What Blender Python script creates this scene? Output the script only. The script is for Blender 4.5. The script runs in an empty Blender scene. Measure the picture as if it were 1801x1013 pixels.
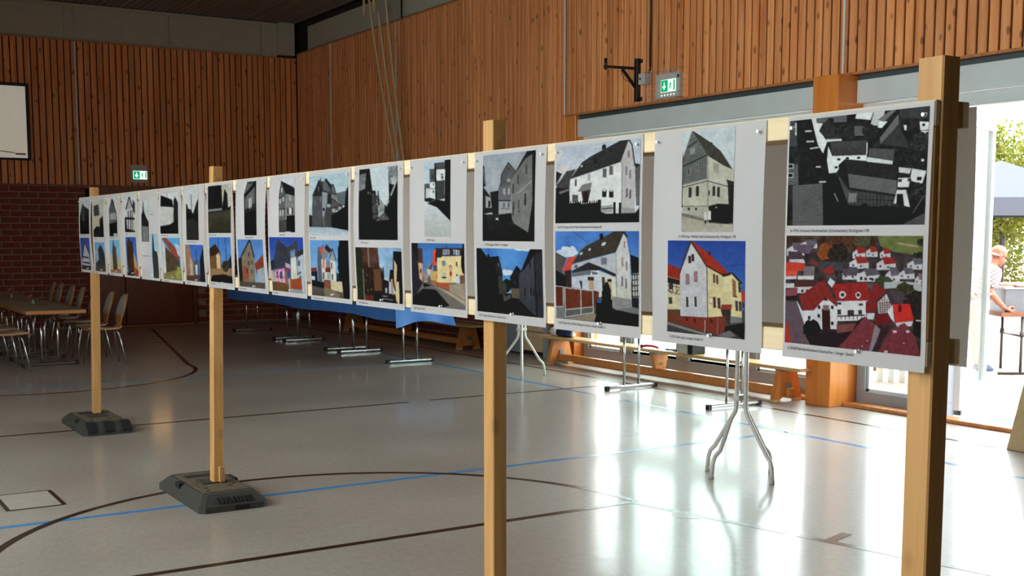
import bpy, bmesh, math, random
import numpy as np
from mathutils import Vector, Matrix

# ------------------------------------------------------------------ camera, sky, sun, exposure
scene = bpy.context.scene
COL = scene.collection
random.seed(7)
rng = np.random.default_rng(7)

cam_data = bpy.data.cameras.new('camera')
cam_data.sensor_width = 36.0
cam_data.lens = 36.0 * 2080.0 / 1801.0
cam_data.shift_y = (629.0 - 506.5) / 1801.0
cam_data.clip_end = 300.0
cam = bpy.data.objects.new('camera', cam_data)
COL.objects.link(cam)
cam.location = (0.0, 0.0, 1.6)
cam.rotation_euler = (math.radians(90.0 - 5.983), 0.0, math.radians(-32.06))
scene.camera = cam

world = bpy.data.worlds.new('sky')
scene.world = world
world.use_nodes = True
_nt = world.node_tree
_nt.nodes.clear()
_bg = _nt.nodes.new('ShaderNodeBackground')
_bg.inputs['Color'].default_value = (0.93, 0.97, 1.0, 1.0)
_bg.inputs['Strength'].default_value = 5.2
_wo = _nt.nodes.new('ShaderNodeOutputWorld')
_nt.links.new(_bg.outputs[0], _wo.inputs[0])

sun_data = bpy.data.lights.new('sun', 'SUN')
sun_data.energy = 1.0
sun_data.angle = math.radians(3.0)
sun_data.color = (1.0, 0.95, 0.86)
sun = bpy.data.objects.new('sun', sun_data)
COL.objects.link(sun)
sun.rotation_euler = Vector((0.25, 0.62, -0.75)).to_track_quat('-Z', 'Y').to_euler()

def portal(name, loc, size_y, size_z, toward):
    d = bpy.data.lights.new(name, 'AREA')
    d.shape = 'RECTANGLE'
    d.size = size_y
    d.size_y = size_z
    d.cycles.is_portal = True
    o = bpy.data.objects.new(name, d)
    COL.objects.link(o)
    o.location = loc
    # local -Z points into the room, local X along world Y
    o.rotation_euler = (math.radians(90), 0, math.radians(-90 if toward > 0 else 90))
    return o
portal('daylight_opening', (8.95, 7.2, 1.4), 12.0, 3.0, -1)
portal('daylight_opening', (-3.55, 5.25, 3.28), 9.0, 3.95, 1)

scene.view_settings.view_transform = 'Standard'
scene.view_settings.look = 'None'
scene.view_settings.exposure = 0.85
scene.view_settings.gamma = 1.0
scene.view_settings.use_curve_mapping = False
scene.cycles.use_denoising = True
scene.cycles.max_bounces = 8
scene.cycles.diffuse_bounces = 5
scene.cycles.glossy_bounces = 4
scene.cycles.transparent_max_bounces = 12
scene.cycles.sample_clamp_indirect = 8.0
scene.cycles.caustics_reflective = False
scene.cycles.caustics_refractive = False

# ------------------------------------------------------------------ materials
def lin(c):
    out = []
    for v in c[:3]:
        v = v / 255.0
        out.append(v / 12.92 if v <= 0.04045 else ((v + 0.055) / 1.055) ** 2.4)
    return out

def base_mat(name):
    m = bpy.data.materials.new(name)
    m.use_nodes = True
    nt = m.node_tree
    return m, nt, nt.nodes['Principled BSDF']

def setp(b, rough=0.5, metal=0.0, spec=None, coat=None):
    b.inputs['Roughness'].default_value = rough
    b.inputs['Metallic'].default_value = metal
    if spec is not None:
        b.inputs['Specular IOR Level'].default_value = spec
    if coat is not None:
        b.inputs['Coat Weight'].default_value = coat
        b.inputs['Coat Roughness'].default_value = 0.12

def ramp(nt, stops):
    r = nt.nodes.new('ShaderNodeValToRGB')
    els = r.color_ramp.elements
    while len(els) > 1:
        els.remove(els[-1])
    els[0].position = stops[0][0]
    els[0].color = (*stops[0][1], 1)
    for p, c in stops[1:]:
        e = els.new(p)
        e.color = (*c, 1)
    return r

def plain(name, rgb, rough=0.5, metal=0.0, var=0.12, scale=12.0, bump=0.0, spec=None):
    """speckled solid colour; rgb is the sRGB albedo 0-255"""
    m, nt, b = base_mat(name)
    setp(b, rough, metal, spec)
    tc = nt.nodes.new('ShaderNodeTexCoord')
    n = nt.nodes.new('ShaderNodeTexNoise')
    n.inputs['Scale'].default_value = scale
    n.inputs['Detail'].default_value = 4
    nt.links.new(tc.outputs['Object'], n.inputs['Vector'])
    c = lin(rgb)
    r = ramp(nt, [(0.3, [v * (1 - var) for v in c]), (0.7, [min(1, v * (1 + var)) for v in c])])
    nt.links.new(n.outputs['Fac'], r.inputs['Fac'])
    nt.links.new(r.outputs['Color'], b.inputs['Base Color'])
    if bump:
        bp = nt.nodes.new('ShaderNodeBump')
        bp.inputs['Strength'].default_value = bump
        bp.inputs['Distance'].default_value = 0.01
        nt.links.new(n.outputs['Fac'], bp.inputs['Height'])
        nt.links.new(bp.outputs['Normal'], b.inputs['Normal'])
    return m

def wood(name, dark, light, rough=0.5, stretch=(22, 22, 1.3), knots=0.0, rnd=0.25, spec=None):
    m, nt, b = base_mat(name)
    setp(b, rough, 0, spec)
    tc = nt.nodes.new('ShaderNodeTexCoord')
    oi = nt.nodes.new('ShaderNodeObjectInfo')
    mul = nt.nodes.new('ShaderNodeVectorMath'); mul.operation = 'SCALE'
    comb = nt.nodes.new('ShaderNodeCombineXYZ')
    comb.inputs[0].default_value = 13.7; comb.inputs[1].default_value = 41.3; comb.inputs[2].default_value = 77.1
    nt.links.new(comb.outputs[0], mul.inputs[0])
    nt.links.new(oi.outputs['Random'], mul.inputs['Scale'])
    add = nt.nodes.new('ShaderNodeVectorMath'); add.operation = 'ADD'
    nt.links.new(tc.outputs['Object'], add.inputs[0]); nt.links.new(mul.outputs[0], add.inputs[1])
    mp = nt.nodes.new('ShaderNodeVectorMath'); mp.operation = 'MULTIPLY'
    mp.inputs[1].default_value = stretch
    nt.links.new(add.outputs[0], mp.inputs[0])
    n = nt.nodes.new('ShaderNodeTexNoise')
    n.inputs['Scale'].default_value = 1.0; n.inputs['Detail'].default_value = 5; n.inputs['Distortion'].default_value = 0.6
    nt.links.new(mp.outputs[0], n.inputs['Vector'])
    r = ramp(nt, [(0.25, lin(dark)), (0.72, lin(light))])
    nt.links.new(n.outputs['Fac'], r.inputs['Fac'])
    col = r.outputs['Color']
    if knots:
        mp2 = nt.nodes.new('ShaderNodeVectorMath'); mp2.operation = 'MULTIPLY'
        mp2.inputs[1].default_value = (8, 8, 4.4)
        nt.links.new(add.outputs[0], mp2.inputs[0])
        vo = nt.nodes.new('ShaderNodeTexVoronoi'); vo.inputs['Scale'].default_value = 1.0
        nt.links.new(mp2.outputs[0], vo.inputs['Vector'])
        kr = ramp(nt, [(0.10, (0, 0, 0)), (0.20, (1, 1, 1))])
        nt.links.new(vo.outputs['Distance'], kr.inputs['Fac'])
        mx = nt.nodes.new('ShaderNodeMix'); mx.data_type = 'RGBA'
        nt.links.new(kr.outputs['Color'], mx.inputs['Factor'])
        mx.inputs['A'].default_value = (*[v * 0.28 for v in lin(dark)], 1)
        nt.links.new(col, mx.inputs['B'])
        mx2 = nt.nodes.new('ShaderNodeMix'); mx2.data_type = 'RGBA'
        mx2.inputs['Factor'].default_value = knots
        nt.links.new(col, mx2.inputs['A']); nt.links.new(mx.outputs['Result'], mx2.inputs['B'])
        col = mx2.outputs['Result']
    hs = nt.nodes.new('ShaderNodeHueSaturation')
    mr = nt.nodes.new('ShaderNodeMapRange')
    mr.inputs['To Min'].default_value = 1 - rnd; mr.inputs['To Max'].default_value = 1 + rnd
    nt.links.new(oi.outputs['Random'], mr.inputs['Value'])
    nt.links.new(mr.outputs[0], hs.inputs['Value'])
    nt.links.new(col, hs.inputs['Color'])
    nt.links.new(hs.outputs['Color'], b.inputs['Base Color'])
    return m

def emit(name, rgb, strength):
    m = bpy.data.materials.new(name)
    m.use_nodes = True
    nt = m.node_tree
    nt.nodes.clear()
    e = nt.nodes.new('ShaderNodeEmission')
    e.inputs['Color'].default_value = (*lin(rgb), 1)
    e.inputs['Strength'].default_value = strength
    o = nt.nodes.new('ShaderNodeOutputMaterial')
    nt.links.new(e.outputs[0], o.inputs[0])
    return m

def glass(name, tint=(0.95, 1.0, 0.98), refl=0.08):
    m = bpy.data.materials.new(name)
    m.use_nodes = True
    nt = m.node_tree
    nt.nodes.clear()
    t = nt.nodes.new('ShaderNodeBsdfTransparent'); t.inputs[0].default_value = (*tint, 1)
    g = nt.nodes.new('ShaderNodeBsdfGlossy'); g.inputs['Roughness'].default_value = 0.02
    lw = nt.nodes.new('ShaderNodeLayerWeight'); lw.inputs[0].default_value = 0.5
    pw = nt.nodes.new('ShaderNodeMath'); pw.operation = 'POWER'; pw.inputs[1].default_value = 4.0
    nt.links.new(lw.outputs['Facing'], pw.inputs[0])
    fr = nt.nodes.new('ShaderNodeMapRange'); fr.inputs['To Min'].default_value = 0.03; fr.inputs['To Max'].default_value = 0.5
    nt.links.new(pw.outputs[0], fr.inputs['Value'])
    mx = nt.nodes.new('ShaderNodeMixShader')
    o = nt.nodes.new('ShaderNodeOutputMaterial')
    nt.links.new(fr.outputs[0], mx.inputs[0])
    nt.links.new(t.outputs[0], mx.inputs[1]); nt.links.new(g.outputs[0], mx.inputs[2])
    nt.links.new(mx.outputs[0], o.inputs[0])
    return m

def floor_mat():
    m, nt, b = base_mat('linoleum')
    setp(b, 0.42, 0.0, 0.85, 0.42); b.inputs['Coat Roughness'].default_value = 0.125
    tc = nt.nodes.new('ShaderNodeTexCoord')
    n1 = nt.nodes.new('ShaderNodeTexNoise'); n1.inputs['Scale'].default_value = 0.8; n1.inputs['Detail'].default_value = 3
    n2 = nt.nodes.new('ShaderNodeTexNoise'); n2.inputs['Scale'].default_value = 42; n2.inputs['Detail'].default_value = 5
    mp = nt.nodes.new('ShaderNodeMapping'); mp.inputs['Scale'].default_value = (1.0, 0.35, 1)
    nt.links.new(tc.outputs['Object'], n1.inputs['Vector'])
    nt.links.new(tc.outputs['Object'], mp.inputs['Vector']); nt.links.new(mp.outputs[0], n2.inputs['Vector'])
    r1 = ramp(nt, [(0.3, lin((166, 157, 147))), (0.7, lin((182, 173, 163)))])
    r2 = ramp(nt, [(0.3, (0.80, 0.79, 0.78)), (0.7, (1.0, 1.0, 1.0))])
    nt.links.new(n1.outputs['Fac'], r1.inputs['Fac']); nt.links.new(n2.outputs['Fac'], r2.inputs['Fac'])
    mx = nt.nodes.new('ShaderNodeMix'); mx.data_type = 'RGBA'; mx.blend_type = 'MULTIPLY'
    mx.inputs['Factor'].default_value = 1.0
    nt.links.new(r1.outputs['Color'], mx.inputs['A']); nt.links.new(r2.outputs['Color'], mx.inputs['B'])
    nt.links.new(mx.outputs['Result'], b.inputs['Base Color'])
    rr = nt.nodes.new('ShaderNodeMapRange')
    rr.inputs['From Min'].default_value = 0.3; rr.inputs['From Max'].default_value = 0.7
    rr.inputs['To Min'].default_value = 0.38; rr.inputs['To Max'].default_value = 0.48
    nt.links.new(n1.outputs['Fac'], rr.inputs['Value']); nt.links.new(rr.outputs[0], b.inputs['Roughness'])
    n3 = nt.nodes.new('ShaderNodeTexNoise'); n3.inputs['Scale'].default_value = 5.0; n3.inputs['Detail'].default_value = 2
    nt.links.new(tc.outputs['Object'], n3.inputs['Vector'])
    bp = nt.nodes.new('ShaderNodeBump'); bp.inputs['Strength'].default_value = 0.04; bp.inputs['Distance'].default_value = 0.02
    nt.links.new(n3.outputs['Fac'], bp.inputs['Height']); nt.links.new(bp.outputs['Normal'], b.inputs['Normal']); nt.links.new(bp.outputs['Normal'], b.inputs['Coat Normal'])
    return m

def attr_mat(name, rough=0.4):
    m, nt, b = base_mat(name)
    setp(b, rough)
    b.inputs['Specular IOR Level'].default_value = 0.06
    a = nt.nodes.new('ShaderNodeAttribute'); a.attribute_name = 'print'
    nt.links.new(a.outputs['Color'], b.inputs['Base Color'])
    return m

def paper_mat(name='poster_paper', mix=0.22, k=0.53):
    m, nt, b = base_mat(name)
    setp(b, 0.5)
    b.inputs['Base Color'].default_value = (0.82, 0.81, 0.83, 1)
    tc = nt.nodes.new('ShaderNodeTexCoord')
    n = nt.nodes.new('ShaderNodeTexNoise'); n.inputs['Scale'].default_value = 6
    nt.links.new(tc.outputs['Object'], n.inputs['Vector'])
    r = ramp(nt, [(0.3, (0.83 * k, 0.79 * k, 0.82 * k)), (0.7, (0.87 * k, 0.83 * k, 0.86 * k))])
    nt.links.new(n.outputs['Fac'], r.inputs['Fac']); nt.links.new(r.outputs['Color'], b.inputs['Base Color'])
    tr = nt.nodes.new('ShaderNodeBsdfTranslucent'); tr.inputs[0].default_value = (0.95, 0.90, 0.82, 1)
    mx = nt.nodes.new('ShaderNodeMixShader'); mx.inputs[0].default_value = mix
    out = nt.nodes['Material Output']
    nt.links.new(b.outputs[0], mx.inputs[1]); nt.links.new(tr.outputs[0], mx.inputs[2])
    nt.links.new(mx.outputs[0], out.inputs[0])
    return m

M = {}
M['floor'] = floor_mat()
M['plank'] = wood('varnished_pine_plank', (206, 116, 58), (246, 168, 108), 0.5, stretch=(14, 14, 0.9), knots=0.75, rnd=0.13)
M['backing'] = plain('dark_backing', (40, 24, 14), 0.9)
M['trimwood'] = wood('trim_wood', (160, 95, 50), (205, 135, 80), 0.4, rnd=0.1)
M['pillar'] = wood('varnished_pillar_wood', (202, 112, 44), (228, 142, 68), 0.3, stretch=(14, 14, 1.0), rnd=0.05)
M['doorwood'] = wood('dark_door_wood', (104, 50, 26), (134, 68, 36), 0.35, stretch=(16, 16, 0.8), rnd=0.05)
M['pine'] = wood('raw_pine', (172, 122, 64), (200, 150, 92), 0.6, stretch=(26, 26, 1.1), knots=0.35, rnd=0.06)
M['batten'] = wood('raw_pine_batten', (205, 178, 138), (226, 204, 168), 0.65, stretch=(26, 1.1, 26), knots=0.25, rnd=0.06)
M['benchwood'] = wood('bench_wood', (205, 160, 105), (232, 194, 140), 0.35, stretch=(24, 1.0, 24), rnd=0.05)
M['benchfoot'] = wood('bench_foot_wood', (196, 120, 58), (218, 145, 80), 0.35, stretch=(20, 20, 1.2), rnd=0.08)
M['tablewood'] = wood('beech_table', (176, 112, 60), (200, 136, 80), 0.4, stretch=(1.0, 18, 18), rnd=0.06)
M['tabletop'] = plain('grey_laminate', (150, 140, 124), 0.3, var=0.05)
M['ply'] = wood('bent_plywood', (176, 104, 50), (202, 130, 70), 0.35, stretch=(14, 14, 2.0), rnd=0.05)
M['chairpad'] = plain('grey_upholstery', (158, 152, 140), 0.9, var=0.08, scale=60, bump=0.2)
M['chrome'] = plain('chrome_tube', (205, 205, 205), 0.18, 1.0, var=0.03)
M['steel'] = plain('grey_painted_steel', (206, 212, 212), 0.4, var=0.04, scale=4)
M['steel_dark'] = plain('dark_grey_steel', (70, 76, 80), 0.45, var=0.06)
M['frame'] = plain('grey_door_frame', (150, 156, 164), 0.38, var=0.04, scale=5)
M['alu'] = plain('white_aluminium', (215, 218, 220), 0.35, var=0.03)
M['fascia'] = plain('grey_fascia_board', (176, 170, 152), 0.8, var=0.05, scale=8)
M['ceiling'] = wood('dark_ceiling_slat', (122, 112, 104), (152, 142, 132), 0.75, stretch=(20, 1, 20), rnd=0.12)
M['black'] = plain('black_metal', (22, 22, 24), 0.45, var=0.2)
M['blackplastic'] = plain('black_plastic', (18, 18, 18), 0.5, var=0.2)
M['rubber'] = plain('recycled_rubber', (54, 51, 45), 0.85, var=0.25, scale=70, bump=0.6)
M['rubber_dust'] = plain('dusty_rubber', (92, 78, 58), 0.9, var=0.2, scale=30, bump=0.4)
M['rubber_dark'] = plain('rubber_near_black', (16, 16, 14), 0.95)  # shade of slots and holes put into the colour; ribs share it
M['whitepaint'] = plain('white_tube_paint', (226, 222, 216), 0.3, var=0.03)
M['blue_cloth'] = plain('blue_table_paper', (70, 128, 205), 0.6, var=0.08, scale=5)
M['brick'] = plain('red_brick', (128, 58, 42), 0.85, var=0.3, scale=9, bump=0.5)
M['mortar'] = plain('mortar', (150, 132, 118), 0.95, var=0.1)
M['mark_dark'] = plain('dark_floor_line', (46, 34, 28), 0.25, var=0.12)
M['mark_blue'] = plain('blue_floor_line', (64, 140, 204), 0.25, var=0.1)
M['mark_pale'] = plain('pale_cover', (182, 174, 166), 0.22, var=0.06)
M['plaster'] = plain('beige_plaster', (150, 110, 84), 0.85, var=0.05)
M['roof'] = plain('roof_deck', (60, 56, 52), 0.9)
M['beige_door'] = plain('beige_panel', (205, 176, 138), 0.6, var=0.06)
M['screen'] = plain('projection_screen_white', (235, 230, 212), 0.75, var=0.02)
_b = M['screen'].node_tree.nodes['Principled BSDF']   # glow added to brighten the screen, in place of projector light
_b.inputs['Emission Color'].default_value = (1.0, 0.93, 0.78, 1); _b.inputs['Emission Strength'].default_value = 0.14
M['glass'] = glass('window_glass')
M['clear'] = glass('clear_plastic')
M['paper'] = paper_mat()
M['paper_rear'] = paper_mat('thin_poster_paper', 0.97, 1.0)
M['print'] = attr_mat('printed_picture', 0.55)
M['ink'] = plain('caption_ink', (38, 36, 40), 0.7, var=0.1)
M['ink_grey'] = plain('caption_ink_grey', (120, 116, 118), 0.7, var=0.1)
M['exit_green'] = emit('exit_green', (0, 140, 84), 0.9)
M['exit_white'] = emit('exit_white', (225, 255, 240), 0.8)
M['greyplastic'] = plain('light_grey_plastic', (190, 188, 180), 0.5, var=0.04)
M['rope'] = plain('hemp_rope', (196, 172, 132), 0.9, var=0.2, scale=80, bump=0.5)
M['lit_pane'] = emit('lit_corridor_pane', (255, 190, 110), 1.3)
M['gravel'] = plain('gravel', (150, 134, 122), 0.95, var=0.45, scale=14, bump=0.6)
M['paving'] = plain('pale_paving', (176, 172, 166), 0.9, var=0.08, scale=3)
M['mat_grey'] = plain('grey_doormat', (112, 122, 134), 0.95, var=0.15, scale=80)

# ------------------------------------------------------------------ mesh helpers
ORG = {}
class MB:
    def __init__(self):
        self.v = []; self.f = []; self.smooth = []
    def add(self, vs, fs, smooth=False):
        b = len(self.v)
        self.v += [tuple(p) for p in vs]
        self.f += [tuple(i + b for i in f) for f in fs]
        self.smooth += [smooth] * len(fs)
        return self
    def box(self, lo, hi):
        x0, y0, z0 = lo; x1, y1, z1 = hi
        vs = [(x0,y0,z0),(x1,y0,z0),(x1,y1,z0),(x0,y1,z0),(x0,y0,z1),(x1,y0,z1),(x1,y1,z1),(x0,y1,z1)]
        fs = [(0,3,2,1),(4,5,6,7),(0,1,5,4),(1,2,6,5),(2,3,7,6),(3,0,4,7)]
        return self.add(vs, fs)
    def bbox(self, lo, hi, b=0.004):
        """box with chamfered edges"""
        bm = bmesh.new()
        bmesh.ops.create_cube(bm, size=1.0)
        s = [hi[i] - lo[i] for i in range(3)]; c = [(hi[i] + lo[i]) / 2 for i in range(3)]
        for v in bm.verts:
            v.co = Vector([v.co[i] * s[i] + c[i] for i in range(3)])
        bmesh.ops.bevel(bm, geom=list(bm.edges), offset=min(b, min(s) * 0.45), segments=1, affect='EDGES')
        bm.verts.index_update()
        self.add([v.co[:] for v in bm.verts], [[v.index for v in f.verts] for f in bm.faces])
        bm.free()
        return self
    def quadbar(self, p0, p1, w, h, up=(0, 0, 1)):
        p0 = Vector(p0); p1 = Vector(p1)
        d = (p1 - p0).normalized(); u = Vector(up)
        s = d.cross(u)
        if s.length < 1e-5:
            s = d.cross(Vector((1, 0, 0)))
        s.normalize(); u = s.cross(d).normalized()
        vs = []
        for p in (p0, p1):
            for a, b in ((-1, -1), (1, -1), (1, 1), (-1, 1)):
                vs.append(p + s * (a * w / 2) + u * (b * h / 2))
        fs = [(0,1,2,3),(4,7,6,5),(0,4,5,1),(1,5,6,2),(2,6,7,3),(3,7,4,0)]
        return self.add(vs, fs)
    def tube(self, pts, r, n=8, caps=True, radii=None):
        pts = [Vector(p) for p in pts]
        rings = []
        prev = None
        for i, p in enumerate(pts):
            if i == 0: d = pts[1] - pts[0]
            elif i == len(pts) - 1: d = pts[-1] - pts[-2]
            else: d = (pts[i + 1] - p).normalized() + (p - pts[i - 1]).normalized()
            d.normalize()
            if prev is None:
                a = d.cross(Vector((0, 0, 1)))
                if a.length < 1e-4: a = d.cross(Vector((1, 0, 0)))
                a.normalize()
            else:
                a = (prev - d * prev.dot(d)).normalized()
            prev = a
            b = d.cross(a)
            rr = radii[i] if radii else r
            rings.append([p + (a * math.cos(t) + b * math.sin(t)) * rr for t in [2 * math.pi * k / n for k in range(n)]])
        vs = [v for ring in rings for v in ring]
        fs = []
        for i in range(len(pts) - 1):
            for k in range(n):
                k2 = (k + 1) % n
                fs.append((i * n + k, i * n + k2, (i + 1) * n + k2, (i + 1) * n + k))
        self.add(vs, fs, True)
        if caps:
            b = len(self.v) - len(vs)
            self.f.append(tuple(b + k for k in range(n))[::-1]); self.smooth.append(False)
            self.f.append(tuple(b + (len(pts) - 1) * n + k for k in range(n))); self.smooth.append(False)
        return self
    def prism(self, poly, axis, a, b):
        """poly of 2-D points in the plane normal to axis, extruded from a to b"""
        n = len(poly)
        def pt(p, t):
            if axis == 0: return (t, p[0], p[1])
            if axis == 1: return (p[0], t, p[1])
            return (p[0], p[1], t)
        vs = [pt(p, a) for p in poly] + [pt(p, b) for p in poly]
        fs = [tuple(range(n))[::-1], tuple(range(n, 2 * n))]
        for k in range(n):
            k2 = (k + 1) % n
            fs.append((k, k2, n + k2, n + k))
        return self.add(vs, fs)
    def disc(self, c, r, z0, z1, n=24):
        return self.prism([(c[0] + r * math.cos(2 * math.pi * k / n), c[1] + r * math.sin(2 * math.pi * k / n)) for k in range(n)], 2, z0, z1)
    def grid(self, nu, nv, fn, smooth=True, thick=None):
        vs = [fn(i / nu, j / nv) for j in range(nv + 1) for i in range(nu + 1)]
        fs = []
        for j in range(nv):
            for i in range(nu):
                a = j * (nu + 1) + i
                fs.append((a, a + 1, a + nu + 2, a + nu + 1))
        return self.add(vs, fs, smooth)
    def move(self, fn):
        self.v = [tuple(fn(Vector(p))) for p in self.v]
        return self
    def mesh(self, name, org=(0, 0, 0), fixn=True):
        me = bpy.data.meshes.new(name)
        me.from_pydata([(p[0] - org[0], p[1] - org[1], p[2] - org[2]) for p in self.v], [], self.f)
        me.polygons.foreach_set('use_smooth', self.smooth)
        if fixn:
            bm = bmesh.new(); bm.from_mesh(me)
            bmesh.ops.recalc_face_normals(bm, faces=bm.faces)
            bm.to_mesh(me); bm.free()
        me.update()
        return me
    def build(self, name, mat, parent=None, org=None, fixn=True):
        """vertices are in world space; org = where the object's origin sits"""
        po = ORG.get(parent.name, Vector((0, 0, 0))) if parent else Vector((0, 0, 0))
        if org is None:
            org = po if parent else Vector((0, 0, 0))
        org = Vector(org)
        me = self.mesh(name, org, fixn)
        o = bpy.data.objects.new(name, me)
        COL.objects.link(o)
        o.location = org - po
        if parent: o.parent = parent
        ORG[o.name] = org
        me.materials.append(M[mat] if isinstance(mat, str) else mat)
        return o

def tag(o, label=None, cat=None, group=None, kind=None):
    if label: o['label'] = label
    if cat: o['category'] = cat
    if group: o['group'] = group
    if kind: o['kind'] = kind
    return o
def thing(name, loc, label, cat, group=None):
    o = bpy.data.objects.new(name, None)
    COL.objects.link(o)
    o.location = loc
    o.empty_display_size = 0.1
    ORG[o.name] = Vector(loc)
    return tag(o, label, cat, group)
def struct(o):
    o['kind'] = 'structure'
    return o
def inst(name, mesh, parent, loc, rot=None, scale=None):
    o = bpy.data.objects.new(name, mesh)
    COL.objects.link(o)
    po = ORG.get(parent.name, Vector((0, 0, 0))) if parent else Vector((0, 0, 0))
    o.location = Vector(loc) - po
    if rot: o.rotation_euler = rot
    if scale: o.scale = scale
    if parent: o.parent = parent
    ORG[o.name] = Vector(loc)
    return o
def copy_tree(o, loc, rotz, label, group=None):
    """copy of a thing with copies of its parts and sub-parts"""
    def rec(src, par):
        c = src.copy(); COL.objects.link(c); c.parent = par
        for ch in src.children:
            rec(ch, c)
        return c
    c = rec(o, None)
    c.location = loc; c.rotation_euler = (0, 0, rotz)
    tag(c, label, None, group)
    ORG[c.name] = Vector(loc)
    return c
# ------------------------------------------------------------------ the hall: floor, walls, ceiling
XW, YB, ZC = 8.44, 20.97, 5.42
floor = struct(MB().box((-3.4, -8, -0.12), (8.62, 21.1, 0.0)).build('floor', 'floor'))

def strip(p0, p1, w, mat, name='floor_line', z=0.0008):
    a = Vector((p0[0], p0[1])); b = Vector((p1[0], p1[1])); d = (b - a).normalized(); s = Vector((-d.y, d.x)) * w / 2
    poly = [tuple(a + s), tuple(a - s), tuple(b - s), tuple(b + s)]
    return MB().prism(poly, 2, 0.0, z).build(name, mat, floor)
def arc(c, r, a0, a1, w, mat, z=0.0010, n=72):
    m = MB(); pts = []
    for k in range(n + 1):
        t = math.radians(a0 + (a1 - a0) * k / n)
        pts.append((math.cos(t), math.sin(t)))
    vs = []
    for (cx, sy) in pts:
        for rr in (r - w / 2, r + w / 2):
            vs.append((c[0] + cx * rr, c[1] + sy * rr, z))
    fs = [(2 * k, 2 * k + 1, 2 * k + 3, 2 * k + 2) for k in range(n)]
    m.add(vs, fs)
    return m.build('floor_line', mat, floor)
strip((-3.2, 6.85), (6.92, 6.85), 0.05, 'mark_blue')
strip((6.92, -7.5), (6.92, 19.5), 0.05, 'mark_blue')
strip((-3.2, 13.12), (6.90, 13.12), 0.04, 'mark_blue')
strip((-3.2, 10.0), (5.10, 10.0), 0.045, 'mark_dark', z=0.0012)
strip((5.34, 10.02), (7.75, 10.02), 0.045, 'mark_dark', z=0.0012)
strip((7.75, 3.0), (7.75, 20.5), 0.045, 'mark_dark', z=0.0012)
strip((0.6, 5.52), (4.30, 5.52), 0.05, 'mark_dark', z=0.0014)
strip((4.30, 5.52), (4.55, 4.50), 0.05, 'mark_dark', z=0.0012)
strip((4.57, 4.42), (5.0, 2.6), 0.05, 'mark_dark', z=0.0012)
strip((4.62, 4.25), (4.82, 4.31), 0.06, 'mark_dark', z=0.0016)
arc((2.52, 5.52), 1.82, 0, 180, 0.05, 'mark_dark')
arc((2.42, 14.35), 1.88, 180, 360, 0.05, 'mark_dark')
strip((4.30, 14.35), (5.42, 20.1), 0.05, 'mark_dark', z=0.0012)
strip((4.75, 17.55), (5.05, 17.50), 0.05, 'mark_dark', z=0.0016)
hatch = MB().box((1.10, 7.26, 0.0), (1.40, 7.70, 0.003)).build('floor_hatch', 'mark_pale', floor)
for a, b in (((1.095, 7.25), (1.095, 7.71)), ((1.405, 7.25), (1.405, 7.71))):
    o = MB().box((a[0] - 0.012, a[1], 0.0), (a[0] + 0.012, b[1], 0.004)).build('hatch_edge', 'mark_dark', hatch)
for a, b in ((1.1, 7.25), (1.1, 7.71)):
    MB().box((a, b - 0.005, 0.0), (1.4, b + 0.005, 0.0035)).build('hatch_edge', 'mark_dark', hatch)
for c in ((5.75, 7.48), (4.40, 5.10)):
    m = MB(); n = 28
    vs = []; fs = []
    for k in range(n):
        t = 2 * math.pi * k / n
        for rr in (0.10, 0.112):
            vs.append((c[0] + rr * math.cos(t), c[1] + rr * math.sin(t), 0.0015))
    for k in range(n):
        k2 = (k + 1) % n
        fs.append((2 * k, 2 * k + 1, 2 * k2 + 1, 2 * k2))
    m.add(vs, fs).build('socket_ring', 'mark_pale', floor)
    MB().disc(c, 0.098, 0.0, 0.001).build('socket_cover', 'floor', floor)

# ---- right wall
wr = MB()
wr.box((8.458, 12.22, 2.10), (8.80, 21.1, 4.87))
wr.box((8.458, 13.78, 0.0), (8.80, 21.1, 2.10))
wr.box((8.458, 12.22, 0.0), (8.80, 12.62, 2.10))
wr.box((8.458, -8.0, 3.04), (8.80, 12.22, 4.87))
wr.box((8.458, -8.0, 0.0), (8.80, 4.55, 3.04))
wr.box((8.55, -8.0, 4.87), (8.80, 21.1, 5.5))
wr.box((8.535, 12.62, 0.0), (8.80, 13.78, 2.10))
wall_right = struct(wr.build('wall_right', 'backing'))

def plank_mesh(w, t, z0, z1, axis):
    """vertical board with chamfered front edges, front faces -X (axis 0) or -Y (axis 1)"""
    c = 0.006
    prof = [(-w / 2, 0), (-w / 2, -t + c), (-w / 2 + c, -t), (w / 2 - c, -t), (w / 2, -t + c), (w / 2, 0)]
    vs = []
    for z in (0, z1 - z0):
        for a, d in prof:
            vs.append((d, a, z) if axis == 0 else (a, d, z))
    n = 6
    fs = [tuple(range(n)), tuple(range(n, 2 * n))[::-1]] + [(k, (k + 1) % n, n + (k + 1) % n, n + k) for k in range(n)]
    me = MB().add(vs, fs).mesh('plank')
    me.materials.append(M['plank'])
    return me
PW = 0.105
long_r = plank_mesh(PW - 0.019, 0.022, 2.42, 4.87, 0)
short_r = plank_mesh(PW - 0.019, 0.022, 3.06, 4.87, 0)
y = 12.275
while y < 20.93:
    inst('plank', long_r, wall_right, (8.458, y, 2.42)); y += PW
y = 12.17
while y > 4.7:
    inst('plank', short_r, wall_right, (8.458, y, 3.06)); y -= PW

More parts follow.
